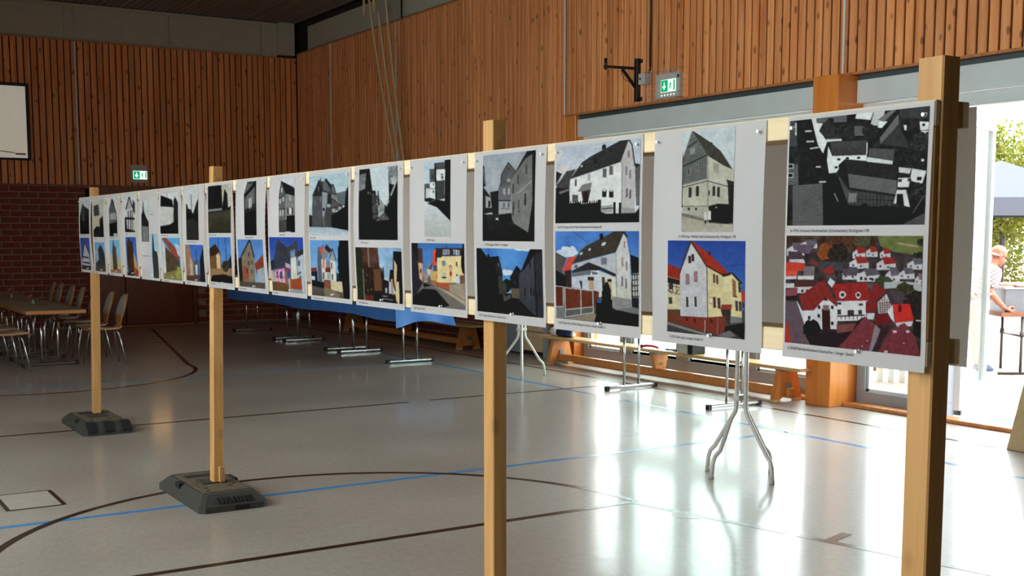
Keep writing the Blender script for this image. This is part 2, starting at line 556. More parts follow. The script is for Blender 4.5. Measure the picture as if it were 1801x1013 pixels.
# fascia above the planks
for a, b in ((-8.0, 6.5), (6.52, 12.2), (12.22, 16.8), (16.9, 18.9), (18.92, 20.6)):
    MB().bbox((8.52, a, 4.93), (8.55, b, 5.36), 0.006).build('fascia_panel', 'fascia', wall_right)
MB().box((8.50, -8, 5.34), (8.56, 20.97, 5.42)).build('dark_gap_strip', 'backing', wall_right)  # dark strip in place of the shaded gap between fascia and ceiling
MB().box((8.425, 4.6, 4.868), (8.55, 20.97, 4.885)).build('wood_ledge', 'trimwood', wall_right)

# ---- bricks of the lower right wall near the back
def brick_mesh(l, h, d, axis):
    m = MB(); lo = (-d, -l / 2, 0) if axis == 0 else (-l / 2, -d, 0); hi = (0, l / 2, h) if axis == 0 else (l / 2, 0, h)
    m.bbox(lo, hi, 0.006)
    me = m.mesh('brick'); me.materials.append(M['brick'])
    return me
BL, BH = 0.30, 0.103
brk_r = brick_mesh(BL - 0.018, BH - 0.018, 0.016, 0)
brk_b = brick_mesh(BL - 0.018, BH - 0.018, 0.016, 1)
half_b = brick_mesh(BL / 2 - 0.018, BH - 0.018, 0.016, 1)
rest = MB()
for r in range(23):
    z = 0.05 + r * BH
    yy = 13.96 + (BL / 2 if r % 2 else 0)
    while yy < 20.8:
        if r < 7 and yy < 17.2:
            inst('brick', brk_r, wall_right, (8.458, yy, z))
        else:
            rest.box((8.444, yy - BL / 2 + 0.009, z), (8.458, yy + BL / 2 - 0.009, z + BH - 0.018))
        yy += BL
tag(rest.build('bricks', 'brick', wall_right), kind='stuff')
MB().box((8.454, 13.8, 0.0), (8.459, 20.97, 2.42)).build('mortar_bed', 'mortar', wall_right)
for k in range(20):
    inst('brick', brk_r, wall_right, (8.458, 12.42, 0.05 + k * BH), scale=(1, 1.15, 1))
MB().box((8.454, 12.23, 0.0), (8.459, 12.62, 2.1)).build('mortar_bed', 'mortar', wall_right)

MB().box((8.44, 12.22, 2.10), (8.458, 13.80, 2.42)).build('door_head', 'doorwood', wall_right)
# side door near the back: grey frame, beige leaf, grey side panel
dm = MB()
dm.box((8.44, 12.62, 0), (8.56, 12.72, 2.10)); dm.box((8.44, 13.70, 0), (8.56, 13.78, 2.10)); dm.box((8.44, 12.62, 2.02), (8.56, 13.78, 2.10))
door_1 = struct(dm.build('door_1', 'frame'))
for z0, z1 in ((0.06, 0.31), (0.32, 0.62), (0.63, 2.02)):
    MB().bbox((8.47, 12.72, z0), (8.52, 13.30, z1), 0.004).build('door_panel', 'beige_door', door_1)
MB().bbox((8.46, 13.31, 0.02), (8.53, 13.70, 2.02), 0.004).build('side_panel', 'frame', door_1)

# ---- wooden pillars and steel lintel over the glass front
struct(MB().bbox((8.23, 7.62, 0.0), (8.72, 7.925, 3.03), 0.006).build('trim_1', 'pillar'))
struct(MB().bbox((8.44, 12.02, 0.0), (8.80, 12.215, 3.04), 0.006).build('trim_2', 'pillar'))
lint = MB()
lint.bbox((8.47, 7.93, 2.78), (8.60, 12.015, 2.985), 0.004)
lint.bbox((8.47, 4.56, 2.78), (8.60, 7.615, 2.985), 0.004)
trim_3 = struct(lint.build('trim_3', 'steel'))
MB().box((8.50, 4.56, 2.985), (8.60, 12.015, 3.04)).build('dark_band', 'steel_dark', trim_3)  # dark steel band along the top of the lintel
MB().box((8.425, 4.6, 3.035), (8.47, 12.22, 3.058)).build('wood_ledge', 'trimwood', trim_3)
MB().box((8.56, 7.93, 2.66), (8.66, 12.015, 2.775)).build('head_rail', 'steel', trim_3)
MB().box((8.56, 4.56, 2.66), (8.66, 7.615, 2.775)).build('head_rail', 'steel', trim_3)

# ---- glazed front, left bay
def window_bay(name, y0, y1, muls, mulw, z0, z1, x=8.58, bot=0.19, split=None):
    m = MB()
    m.bbox((x, y0, 0.0), (x + 0.09, y1, bot), 0.004)
    m.bbox((x, y0, z1 - 0.1), (x + 0.09, y1, z1), 0.004)
    edges = [(y0, y0 + 0.1)] + [(c - mulw / 2, c + mulw / 2) for c in muls] + [(y1 - 0.1, y1)]
    for a, b in edges:
        m.bbox((x, a, bot), (x + 0.09, b, z1 - 0.1), 0.004)
    w = struct(m.build(name, 'frame'))
    for k in range(len(edges) - 1):
        a, b = edges[k][1], edges[k + 1][0]
        bead = MB()
        for lo, hi in (((x + 0.03, a, bot), (x + 0.06, a + 0.025, z1 - 0.1)), ((x + 0.03, b - 0.025, bot), (x + 0.06, b, z1 - 0.1)),
                       ((x + 0.03, a, bot), (x + 0.06, b, bot + 0.025)), ((x + 0.03, a, z1 - 0.125), (x + 0.06, b, z1 - 0.1))):
            bead.box(lo, hi)
        bead.build('glazing_bead', 'alu', w)
        MB().box((x + 0.042, a + 0.02, bot + 0.02), (x + 0.048, b - 0.02, z1 - 0.12)).build('pane', 'glass', w)
    return w
window_bay('window_1', 7.93, 12.015, [11.16, 10.12, 9.06], 0.22, 0, 2.66)
window_bay('window_2', 6.60, 7.615, [], 0.2, 0, 2.66, bot=0.14)

# open door leaf, hinged on the fixed bay and swung outwards
hx, hy = 8.68, 6.58
lv = Vector((0.80, 0.34, 0)).normalized(); ln = Vector((-lv.y, lv.x, 0))
L, T = 0.92, 0.05
def leafbox(m, s0, s1, z0, z1, t=T):
    vs = []
    for z in (z0, z1):
        for s, k in ((s0, -t / 2), (s1, -t / 2), (s1, t / 2), (s0, t / 2)):
            p = Vector((hx, hy, z)) + lv * s + ln * k
            vs.append(tuple(p))
    m.add(vs, [(0,3,2,1),(4,5,6,7),(0,1,5,4),(1,2,6,5),(2,3,7,6),(3,0,4,7)])
m = MB()
leafbox(m, 0, 0.10, 0.03, 2.62); leafbox(m, L - 0.10, L, 0.03, 2.62); leafbox(m, 0.10, L - 0.10, 0.03, 0.25); leafbox(m, 0.10, L - 0.10, 2.52, 2.62)
door_2 = struct(m.build('door_2', 'alu'))
m = MB(); leafbox(m, 0.10, L - 0.10, 0.25, 2.52, 0.006); m.build('pane', 'glass', door_2)
m = MB(); leafbox(m, 0.0, 0.05, 0.03, 0.07, 0.07); m.build('hinge_block', 'blackplastic', door_2)
m = MB()
for k in (-1, 1):
    p = Vector((hx, hy, 1.05)) + lv * (L - 0.05) + ln * (k * 0.055)
    m.tube([p, p - lv * 0.13], 0.01)
    m.tube([p, p - ln * (k * 0.04)], 0.009)
m.build('door_handle', 'chrome', door_2)

struct(MB().bbox((8.405, 4.56, 0.0), (8.575, 12.015, 0.035), 0.006).build('trim_4', 'trimwood'))
struct(MB().bbox((8.425, 13.8, 0.0), (8.458, 20.97, 0.07), 0.004).build('baseboard_right', 'doorwood'))

# aluminium joint strips and a cable run on the right wall
for yy, z0, z1 in ((19.40, 2.42, 4.87), (16.87, 2.42, 4.87), (12.235, 3.06, 4.87), (7.75, 3.06, 4.87)):
    MB().box((8.424, yy - 0.012, z0), (8.437, yy + 0.012, z1)).build('joint_strip', 'alu', wall_right)
MB().tube([(8.428, 10.56, 3.45), (8.428, 10.56, 4.87)], 0.012, 6).build('cable_run', 'black', wall_right)

# ---- back wall
wb = MB().box((-3.4, YB, 0), (8.80, YB + 0.3, 4.80))
wb.box((-3.4, YB + 0.05, 4.80), (8.80, YB + 0.3, 5.5))
wall_back = struct(wb.build('wall_back', 'backing'))
long_b = plank_mesh(PW - 0.019, 0.022, 2.42, 4.79, 1)
x = 8.38
while x > 2.2:
    inst('plank', long_b, wall_back, (x, YB, 2.42)); x -= PW
for a, b in ((2.2, 4.36), (4.50, 6.12), (6.16, 7.78)):
    MB().bbox((a, YB + 0.02, 4.84), (b, YB + 0.05, 5.36), 0.006).build('fascia_panel', 'fascia', wall_back)
MB().box((2.2, YB + 0.043, 4.81), (8.08, YB + 0.0499, 5.42)).build('fascia_backing', 'fascia', wall_back)
MB().box((4.52, YB + 0.01, 4.86), (4.56, YB + 0.03, 5.34)).build('panel_edge', 'fascia', wall_back)
MB().box((6.06, YB + 0.01, 4.86), (6.10, YB + 0.03, 5.34)).build('panel_edge', 'fascia', wall_back)
MB().bbox((8.08, YB - 0.10, 4.84), (8.38, YB + 0.05, 5.42), 0.006).build('corner_post', 'fascia', wall_back)
MB().box((2.2, YB - 0.035, 4.79), (8.43, YB + 0.05, 4.806)).build('wood_ledge', 'trimwood', wall_back)
MB().box((4.50, YB - 0.036, 2.44), (4.525, YB - 0.022, 4.79)).build('joint_strip', 'alu', wall_back)
MB().box((2.2, YB - 0.03, 2.385), (8.43, YB, 2.42)).build('wood_ledge', 'doorwood', wall_back)
MB().box((-3.3, YB - 0.004, 0), (4.60, YB, 2.385)).build('mortar_bed', 'mortar', wall_back)
MB().box((6.46, YB - 0.004, 0), (8.45, YB, 2.385)).build('mortar_bed', 'mortar', wall_back)
rest = MB()
for r in range(23):
    z = 0.03 + r * BH
    xs = 4.60 - BL / 2 - (BL / 2 if r % 2 else 0)
    if r % 2:
        inst('brick', half_b, wall_back, (4.60 - BL / 4, YB, z))
    while xs > -3.0:
        if xs > 2.85:
            inst('brick', brk_b, wall_back, (xs, YB, z))
        else:
            rest.box((xs - BL / 2 + 0.009, YB - 0.014, z), (xs + BL / 2 - 0.009, YB, z + BH - 0.018))
        xs -= BL
    xs = 6.62 + (BL / 2 if r % 2 else 0)
    while xs < 8.3:
        rest.box((xs - BL / 2 + 0.009, YB - 0.014, z), (xs + BL / 2 - 0.009, YB, z + BH - 0.018))
        xs += BL
tag(rest.build('bricks', 'brick', wall_back), kind='stuff')

# double door in the back wall with a lit vision panel
dm = MB()
dm.box((4.60, YB - 0.05, 0), (4.68, YB, 2.36)); dm.box((6.38, YB - 0.05, 0), (6.46, YB, 2.36)); dm.box((4.60, YB - 0.05, 2.16), (6.46, YB, 2.385))
door_3 = struct(dm.build('door_3', 'doorwood'))
def leaf(x0, x1, vx=None):
    if vx is None:
        MB().bbox((x0, YB - 0.035, 0.03), (x1, YB, 2.15), 0.004).build('door_leaf', 'doorwood', door_3)
        return
    a, b, z0, z1 = vx
    m = MB()
    m.box((x0, YB - 0.035, 0.03), (a, YB, 2.15)); m.box((b, YB - 0.035, 0.03), (x1, YB, 2.15))
    m.box((a, YB - 0.035, 0.03), (b, YB, z0)); m.box((a, YB - 0.035, z1), (b, YB, 2.15))
    m.build('door_leaf', 'doorwood', door_3)
    MB().box((a, YB - 0.012, z0), (b, YB - 0.006, z1)).build('pane', 'lit_pane', door_3)
leaf(4.69, 5.205)
leaf(5.225, 6.37, (5.60, 5.95, 1.62, 1.98))
MB().box((4.68, YB - 0.09, 0.0), (6.38, YB - 0.03, 0.02)).build('threshold', 'trimwood', door_3)
m = MB()
for zz in (1.05,):
    m.tube([(5.28, YB - 0.035, zz), (5.28, YB - 0.09, zz), (5.40, YB - 0.09, zz)], 0.011, 8)
m.build('door_handle', 'chrome', door_3)
MB().box((5.52, YB - 0.07, 2.18), (5.75, YB - 0.05, 2.2)).build('door_closer', 'alu', door_3)

# ---- left wall with its band of windows (behind the camera's left), front wall
WY0, WY1, WZ0, WZ1 = 0.75, 9.75, 1.3, 5.25
wl = MB()
wl.box((-3.6, -8, 0), (-3.3, 21.1, WZ0)); wl.box((-3.6, -8, WZ1), (-3.3, 21.1, 5.5))
wl.box((-3.6, -8, WZ0), (-3.3, WY0, WZ1)); wl.box((-3.6, WY1, WZ0), (-3.3, 21.1, WZ1))
wall_left = struct(wl.build('wall_left', 'plaster'))
m = MB()
for k in range(7):
    yy = WY0 + k * 1.5
    m.box((-3.48, yy - 0.04, WZ0), (-3.40, yy + 0.04, WZ1))
m.box((-3.48, WY0, WZ0), (-3.40, WY1, WZ0 + 0.07)); m.box((-3.48, WY0, WZ1 - 0.07), (-3.40, WY1, WZ1))
for k in range(1, 6):
    yy = WY0 + k * 1.5
    MB().bbox((-3.40, yy - 0.08, 0.0), (-2.90, yy + 0.08, 5.42), 0.01).build('light_blocking_pier', 'pillar', wall_left)  # unseen piers, added to keep slanting window light off the back wall
window_3 = struct(m.build('window_3', 'frame'))
for k in range(6):
    yy = WY0 + k * 1.5
    MB().box((-3.445, yy + 0.04, WZ0 + 0.07), (-3.439, yy + 1.46, WZ1 - 0.07)).build('pane', 'glass', window_3)
struct(MB().box((-3.6, -8.3, 0), (8.80, -8.0, 5.5)).build('wall_front', 'backing'))

# ---- ceiling of dark slats
ceiling = struct(MB().box((-3.7, -8.3, 5.45), (9.0, 21.3, 5.65)).build('ceiling', 'roof'))
sl = MB().box((-0.047, -14.4, 0), (0.047, 14.55, 0.03)).mesh('slat'); sl.materials.append(M['ceiling'])
x = 8.36
while x > -3.2:
    inst('slat', sl, ceiling, (x, 6.4, 5.42)); x -= 0.118

# ---- outside: paving, gravel
g = MB(); g.box((8.62, -12, -0.10), (9.9, 34, -0.03))
struct(g.build('paving_strip', 'paving'))
struct(MB().box((9.9, -12, -0.12), (60, 70, -0.04)).build('gravel_yard', 'gravel'))
# ------------------------------------------------------------------ printed photographs, painted polygon by polygon
RES = 1.0
class Pic:
    """small raster painter; corner points tl,tr,bl,br are in the sketch's own units"""
    def __init__(self, tl, tr, bl, br, res=(120, 120), bg=128):
        self.w, self.h = int(res[0] * RES) * 2, int(res[1] * RES) * 2
        src = np.array([tl, tr, br, bl], float); e = 0.014; dst = np.array([(-e, -e), (1 + e, -e), (1 + e, 1 + e), (-e, 1 + e)], float)
        A = []; B = []
        for (x, y), (u, v) in zip(src, dst):
            A.append([x, y, 1, 0, 0, 0, -u * x, -u * y]); B.append(u)
            A.append([0, 0, 0, x, y, 1, -v * x, -v * y]); B.append(v)
        self.Hm = np.append(np.linalg.solve(np.array(A), np.array(B)), 1).reshape(3, 3)
        self.X, self.Y = np.meshgrid((np.arange(self.w) + 0.5) / self.w, (np.arange(self.h) + 0.5) / self.h)
        self.img = np.zeros((self.h, self.w, 3)); self.img[:] = self.c(bg)
        self.su = np.linalg.norm(src[1] - src[0])
    def c(self, col):
        return np.array((col, col, col) if np.isscalar(col) else col, float)
    def m(self, pts):
        p = np.array([(x, y, 1.0) for x, y in pts]) @ self.Hm.T
        return p[:, :2] / p[:, 2:]
    def noise(self, cell):
        cell = cell * 2 * RES
        gh, gw = max(2, int(self.h / cell) + 2), max(2, int(self.w / cell) + 2)
        g = rng.random((gh, gw))
        yy = np.linspace(0, gh - 1.001, self.h); xx = np.linspace(0, gw - 1.001, self.w)
        y0 = yy.astype(int); x0 = xx.astype(int); fy = (yy - y0)[:, None]; fx = (xx - x0)[None]
        return (g[y0][:, x0] * (1 - fy) * (1 - fx) + g[y0 + 1][:, x0] * fy * (1 - fx) + g[y0][:, x0 + 1] * (1 - fy) * fx + g[y0 + 1][:, x0 + 1] * fy * fx) - 0.5
    def mask(self, P):
        ins = np.zeros(self.X.shape, bool)
        n = len(P)
        for i in range(n):
            x1, y1 = P[i]; x2, y2 = P[(i + 1) % n]
            if abs(y2 - y1) < 1e-12: continue
            cnd = ((self.Y < y1) != (self.Y < y2))
            ins ^= cnd & (self.X < (x2 - x1) * (self.Y - y1) / (y2 - y1) + x1)
        return ins
    def fill(self, k, col, n=0, c2=None, cell=3):
        col = self.c(col); v = np.broadcast_to(col, self.img.shape)
        if c2 is not None and k.any():
            ys = self.Y[k]; t = np.clip((self.Y - ys.min()) / max(1e-6, ys.max() - ys.min()), 0, 1)[..., None]
            v = col * (1 - t) + self.c(c2) * t
        if n: v = v + (self.noise(cell) * n)[..., None]
        self.img[k] = v[k]
        return self
    def poly(self, pts, col, n=0, c2=None, cell=3):
        return self.fill(self.mask(self.m(pts)), col, n, c2, cell)
    def sky(self, a, b, n=0, cell=18):
        return self.fill(np.ones(self.X.shape, bool), a, n, b, cell)
    def line(self, pts, w, col):
        for (a, b) in zip(pts[:-1], pts[1:]):
            a = np.array(a, float); b = np.array(b, float); d = b - a; s = np.array((-d[1], d[0])) / max(1e-9, np.hypot(*d)) * w / 2
            self.poly([a + s, b + s, b - s, a - s], col)
        return self
    def rects(self, lst, col, frame=None, fw=4):
        for (x0, y0, x1, y1) in lst:
            if frame is not None: self.poly([(x0 - fw, y0 - fw), (x1 + fw, y0 - fw), (x1 + fw, y1 + fw), (x0 - fw, y1 + fw)], frame)
            self.poly([(x0, y0), (x1, y0), (x1, y1), (x0, y1)], col)
        return self
    def wins(self, lst, col, w, h, frame=None, fw=4):
        return self.rects([(x - w / 2, y - h / 2, x + w / 2, y + h / 2) for x, y in lst], col, frame, fw)
    def tree(self, x, y, rx, ry, col, n=40, c2=None):
        cx, cy = self.m([(x, y)])[0]; ex = abs(self.m([(x + rx, y)])[0][0] - cx); ey = abs(self.m([(x, y + ry)])[0][1] - cy)
        d = ((self.X - cx) / ex) ** 2 + ((self.Y - cy) / ey) ** 2 + self.noise(4) * 0.9 + self.noise(8) * 0.6
        return self.fill(d < 1, col, n, c2, 2)
    def stripes(self, pts, col, nlines, w, along=True):
        """thin lines between edges p0-p1 and p3-p2"""
        p = [np.array(q, float) for q in pts]
        for k in range(1, nlines):
            t = k / nlines
            a = p[0] * (1 - t) + p[3] * t; b = p[1] * (1 - t) + p[2] * t
            self.line([a, b], w, col)
        return self
    def grain(self, a=8, cell=2):
        self.img += (self.noise(cell) * a)[..., None]
        return self
    def linear(self):
        im = self.img * (1 + 0.09 * self.noise(10) + 0.10 * self.noise(3))[..., None]
        bl = im.reshape(self.h // 2, 2, self.w // 2, 2, 3).mean(axis=(1, 3))
        p = np.pad(bl, ((1, 1), (1, 1), (0, 0)), mode='edge')
        bl = (p[:-2, 1:-1] + p[2:, 1:-1] + p[1:-1, :-2] + p[1:-1, 2:]) * 0.06 + bl * 0.76
        v = np.clip(bl, 0, 255) / 255.0
        v = np.where(v <= 0.04045, v / 12.92, ((v + 0.055) / 1.055) ** 2.4)
        g = v.mean(axis=2, keepdims=True)
        v = g + (v - g) * 0.9
        return np.clip(v * 0.71 - 0.009, 0.003, 0.9)

def pics(i):
    """old and new photograph of poster i, counted from the end nearest the camera"""
    global RES
    RES = 1.3 if i < 4 else 1.1
    if i == 0:
        a = Pic((65,140),(1155,38),(42,955),(1117,955),(216,168),38).sky(40,40,30,6)
        a.poly([(60,150),(130,135),(135,345),(60,345)],70,14).poly([(118,165),(130,165),(130,260),(118,260)],200)
        a.poly([(130,135),(245,125),(300,340),(350,470),(330,640),(250,620),(140,620),(160,400)],34,26,None,5)
        for p,q in (((195,230),(245,228)),((205,308),(262,306)),((230,362),(300,352)),((275,500),(315,500)),((300,615),(352,612))): a.line([p,q],12,190)
        a.poly([(60,470),(140,480),(145,635),(55,635)],92,14); a.wins([(83,492),(83,562)],25,36,26,215,5)
        a.poly([(240,125),(275,125),(290,170),(330,170),(300,230),(365,300),(330,400),(290,330)],222,10)
        a.poly([(280,130),(510,100),(510,165),(280,165)],98,10).poly([(305,225),(372,130),(470,290),(350,295)],52,14).poly([(410,135),(412,165),(380,165),(378,132)],26)
        a.poly([(355,292),(470,290),(475,306),(360,312)],205)
        a.poly([(590,85),(715,80),(690,152),(575,140)],228,6).poly([(520,100),(570,95),(570,160),(520,170)],30)
        a.poly([(715,90),(800,75),(780,200),(690,190)],190,20).poly([(745,150),(870,65),(885,80),(790,170)],110).poly([(755,165),(820,165),(775,215),(745,210)],225)
        a.poly([(560,195),(645,200),(640,270),(570,270)],92,10).tree(490,225,80,50,45,30).tree(690,240,60,60,40,30)
        a.poly([(900,110),(905,185),(765,335),(760,290)],105,12).poly([(905,185),(980,365),(765,335)],58,14).poly([(905,60),(1150,45),(1140,150),(910,140)],64,16)
        a.poly([(940,195),(965,195),(960,235),(945,230)],215).poly([(1060,170),(1145,175),(1145,230),(1065,235)],225,6).poly([(1070,235),(1140,240),(1135,285),(1075,270)],200,14)
        a.wins([(1090,195),(1120,260)],40,22,20).tree(1060,320,70,70,50,40).tree(1000,480,110,110,42,34)
        a.poly([(385,315),(665,305),(655,415),(395,420)],72,12,60).poly([(370,345),(400,420),(655,415),(665,330),(660,460),(500,445),(430,545),(375,550),(360,450)],228,8)
        a.poly([(358,350),(382,312),(385,322),(366,352)],30).wins([(450,445),(430,505),(600,435),(515,437)],40,24,16)
        a.poly([(680,365),(870,375),(865,460),(675,430)],80,12).poly([(665,430),(860,462),(855,490),(660,465)],215,8)
        a.line([(665,320),(662,400)],8,225)
        a.poly([(495,445),(900,495),(890,610),(520,555)],44,12).poly([(520,555),(890,610),(885,712),(530,655)],104,8)
        a.stripes([(520,555),(890,610),(885,712),(530,655)],84,11,3)
        a.poly([(445,490),(495,445),(530,655),(460,560)],36,8).poly([(430,545),(525,680),(520,775),(430,590)],78,10)
        a.poly([(530,655),(885,712),(860,800),(560,830),(510,770),(525,690)],70,16)
        for k in range(12):
            x = 545 + k * 28; a.line([(x, 662 + k * 4.5),(x - 4, 800)],4,38)
        a.line([(530,668),(880,722)],16,40).line([(560,745),(870,760)],5,36).poly([(525,700),(585,700),(580,770),(520,770)],120,14)
        a.poly([(905,510),(1000,520),(985,560),(905,550)],205,30).poly([(1005,520),(1115,540),(1080,640),(990,610)],220,8).wins([(1060,597)],40,36,26)
        a.poly([(900,590),(990,590),(980,660),(895,660)],215,8).wins([(915,610),(985,605)],50,26,22).tree(1060,690,70,60,44,60)
        a.poly([(890,680),(960,680),(990,810),(865,780)],215,10).poly([(890,710),(935,710),(945,800),(885,785)],24)
        a.poly([(100,640),(325,625),(330,950),(100,950)],98,6).stripes([(100,640),(325,625),(330,950),(100,950)],70,26,4)
        a.poly([(330,640),(440,560),(520,790),(700,800),(1000,820),(1110,850),(1117,955),(330,955)],26,14,None,6)
        a.poly([(900,955),(1117,845),(1117,955)],78,12).line([(415,700),(445,765)],10,130).line([(1010,855),(1100,720)],8,90)
        a.tree(640,820,30,40,24,10).tree(780,850,160,50,22,10).wins([(1085,460)],215,22,18)
        b = Pic((78,58),(1062,70),(45,818),(1010,927),(212,166),(70,60,62))
        b.sky((62,52,54),(62,52,54),34,6)
        b.poly([(75,58),(720,60),(700,200),(75,190)],(74,56,48),40,None,7).poly([(720,65),(1062,72),(1058,230),(830,190),(740,150)],(104,112,62),22,None,8)
        b.poly([(860,125),(1000,150),(1010,165),(870,140)],(176,140,110)).poly([(760,68),(1062,72),(1060,82),(760,76)],(70,76,60)).tree(1030,130,32,28,(42,46,36)).tree(1020,240,60,45,(46,48,40))
        b.tree(480,110,90,70,(84,52,36),40).tree(350,185,50,60,(140,72,34),44).tree(450,200,70,70,(50,44,36),30).tree(620,100,60,60,(78,74,52),30)
        def house(roof, wall, x, y, w, h):
            b.poly([(x,y+h*.5),(x+w*.35,y+h*.2),(x+w,y+h*.45),(x+w,y+h),(x,y+h)],wall,8)
            b.poly([(x+w*.3,y),(x+w*.85,y+h*.05),(x+w*1.05,y+h*.5),(x+w*.42,y+h*.6)],roof,10)
            b.wins([(x+w*.2,y+h*.72),(x+w*.6,y+h*.8)],(40,36,40),w*.1,h*.14)
        RED=(150,40,36); GR=(98,90,104); W=(196,190,196)
        for t in ((GR,W,90,120,120,90),(RED,W,545,155,90,80),(RED,W,640,150,80,75),(RED,W,735,165,75,70),(RED,W,520,220,135,85),(RED,W,710,225,135,90),(GR,W,925,235,125,80),
                  (GR,W,770,295,100,110),(GR,W,865,300,110,80),((120,100,112),W,975,340,80,80),((80,76,84),W,470,290,120,90),((88,80,90),W,570,300,160,95),(GR,W,180,100,120,60)): house(*t)
        b.poly([(160,130),(290,135),(240,200),(160,190)],(96,82,96)).poly([(100,180),(190,185),(205,240),(100,240)],(78,60,70)).poly([(105,235),(205,235),(215,265),(110,262)],W,10)
        b.poly([(70,250),(215,262),(205,315),(70,320)],(196,58,36),12).poly([(70,315),(160,318),(155,350),(68,352)],(216,70,48)).poly([(68,352),(155,352),(150,372),(68,375)],W)
        b.poly([(235,260),(275,235),(310,270),(300,290)],(110,54,50)).poly([(320,250),(480,260),(470,320),(330,310)],(66,66,74),10).poly([(325,320),(395,280),(420,330),(380,345)],RED)
        b.poly([(205,285),(280,285),(275,350),(200,350)],(116,104,108),8).poly([(160,350),(275,350),(270,378),(160,375)],W).rects([(160,355,270,376)],(206,200,204))
        b.poly([(470,300),(580,305),(570,355),(475,350)],(86,74,84),8).poly([(140,378),(300,380),(280,430),(140,425)],(78,46,46),8).poly([(140,428),(270,425),(262,470),(145,470)],(196,188,190),10)
        b.wins([(190,455),(225,455),(250,450),(600,375),(632,376),(680,380)],(50,40,44),16,18)
        b.poly([(70,400),(135,402),(135,432),(68,435)],W,10).poly([(65,450),(160,430),(150,485),(65,490)],(140,66,78)).rects([(75,490,150,515)],(44,34,38))
        b.tree(760,400,60,50,(66,70,50),30).poly([(760,400),(870,395),(960,400),(1030,430),(1020,470),(900,430),(850,440),(760,445)],(170,172,174),8).tree(900,450,70,50,(64,62,44),36).poly([(790,455),(870,460),(935,545),(830,545)],(76,64,70),8)
        b.tree(980,560,90,100,(48,40,38),26)
        b.poly([(390,410),(640,400),(660,525),(430,530)],(150,34,32),12).poly([(165,495),(300,400),(345,375),(430,560),(380,560),(350,500),(275,590),(200,592)],(132,40,38),12)
        b.poly([(655,455),(700,405),(775,455),(700,540),(660,530)],(128,36,38),10).poly([(640,405),(690,400),(665,450),(645,440)],(90,78,82))
        b.poly([(365,400),(385,365),(420,395),(395,435)],(206,202,206)).poly([(340,360),(420,340),(430,380),(385,365)],(84,76,84))
        b.poly([(430,528),(640,525),(625,655),(428,655)],(212,206,210),8).rects([(432,535,458,552),(580,545,608,560),(430,585,455,620),(575,590,600,620),(500,590,545,625)],(60,52,58))
        b.line([(428,632),(620,625)],9,(70,44,46)).line([(428,658),(600,655)],14,(216,210,212))
        for k in range(6): b.line([(455+k*28,632),(455+k*28,655)],5,(70,50,54))
        for c in ((468,484),(577,486)): b.tree(c[0],c[1],24,24,(206,200,204),4).wins([c],(60,46,52),22,22)
        b.poly([(150,520),(185,590),(265,590),(350,500),(430,570),(425,720),(320,720),(240,740),(195,735),(160,660)],(212,207,212),8)
        b.rects([(322,580,378,720)],(58,24,30)).rects([(330,555,372,590)],(120,100,104)).wins([(300,628),(392,680),(233,640),(303,568),(395,570),(180,665),(165,620)],(44,40,50),18,24).poly([(330,520),(350,498),(370,525)],(80,30,34))
        b.poly([(710,540),(775,480),(805,560),(780,610),(715,615)],(196,184,184))
        for k in range(5): b.line([(718,545+k*15),(798,540+k*15)],4,(64,44,46))
        for k in range(5): b.line([(728+k*16,500+abs(2-k)*16),(728+k*16,610)],4,(64,44,46))
        b.poly([(630,530),(715,545),(690,610),(625,605)],(126,36,38),8).poly([(635,612),(690,612),(680,655),(630,655)],(196,192,200))
        b.poly([(775,600),(815,555),(825,680),(800,650)],(214,208,214)).poly([(815,550),(935,550),(960,665),(830,680)],(206,36,28),12).tree(865,580,12,26,(90,20,22),6).poly([(830,680),(955,668),(940,705),(840,705)],(206,200,206))
        b.poly([(690,620),(775,615),(815,680),(700,700)],(110,30,34),8)
        b.poly([(60,520),(150,530),(240,820),(300,850),(45,818)],(96,78,88),10).poly([(60,680),(85,680),(105,815),(45,818)],(176,44,36),8)
        b.tree(250,720,55,65,(30,22,24),12).poly([(200,760),(430,735),(620,635),(480,800),(430,855),(240,830)],(44,32,38),10).poly([(420,690),(560,680),(530,735),(425,750)],(120,66,62),8)
        b.poly([(480,795),(620,635),(725,720),(655,885),(420,855)],(118,52,58),10).poly([(690,690),(725,725),(660,885),(640,880)],(134,118,128)).poly([(725,730),(800,690),(720,830),(680,885)],(60,38,44))
        b.poly([(800,720),(895,680),(960,770),(1000,925),(700,890)],(116,50,58),12).poly([(960,660),(1030,670),(1012,800),(950,760)],(40,36,34),14).line([(975,665),(1030,670)],10,(200,190,195))
        for c in ((632,802),(885,820),(596,838),(850,705)): b.wins([c],(190,180,186),10,8)
        for q in (((825,740),26),((915,740),24),((760,878),24)): b.wins([q[0]],(196,186,192),q[1],16)
        return a.grain(6), b.grain(6)
    if i == 1:
        a = Pic((238,95),(655,60),(230,912),(655,910),(84,166),(196,198,200)).sky((190,198,204),(206,204,202),8)
        a.poly([(315,92),(460,190),(540,260),(640,410),(560,370),(435,290),(350,180)],(66,62,58),14).poly([(455,190),(475,190),(476,215),(460,205)],50)
        a.poly([(315,95),(440,290),(245,370),(240,330)],(102,104,100),10,(92,94,90)).line([(355,178),(285,225)],9,44).poly([(300,235),(340,225),(340,275),(302,285)],(132,134,128))
        a.poly([(245,370),(435,290),(435,470),(245,520)],(96,98,94),14,None,2).line([(245,375),(432,288)],9,40)
        a.poly([(245,520),(440,470),(445,690),(248,690)],(176,172,160),8,(186,180,160)).poly([(440,295),(560,370),(650,410),(650,530),(600,530),(440,490)],(188,182,166),8).poly([(440,490),(600,535),(605,680),(448,690)],(178,172,158),10)
        a.line([(245,518),(440,468)],7,120).line([(248,540),(440,490),(600,535)],7,70).line([(440,290),(446,690)],6,110)
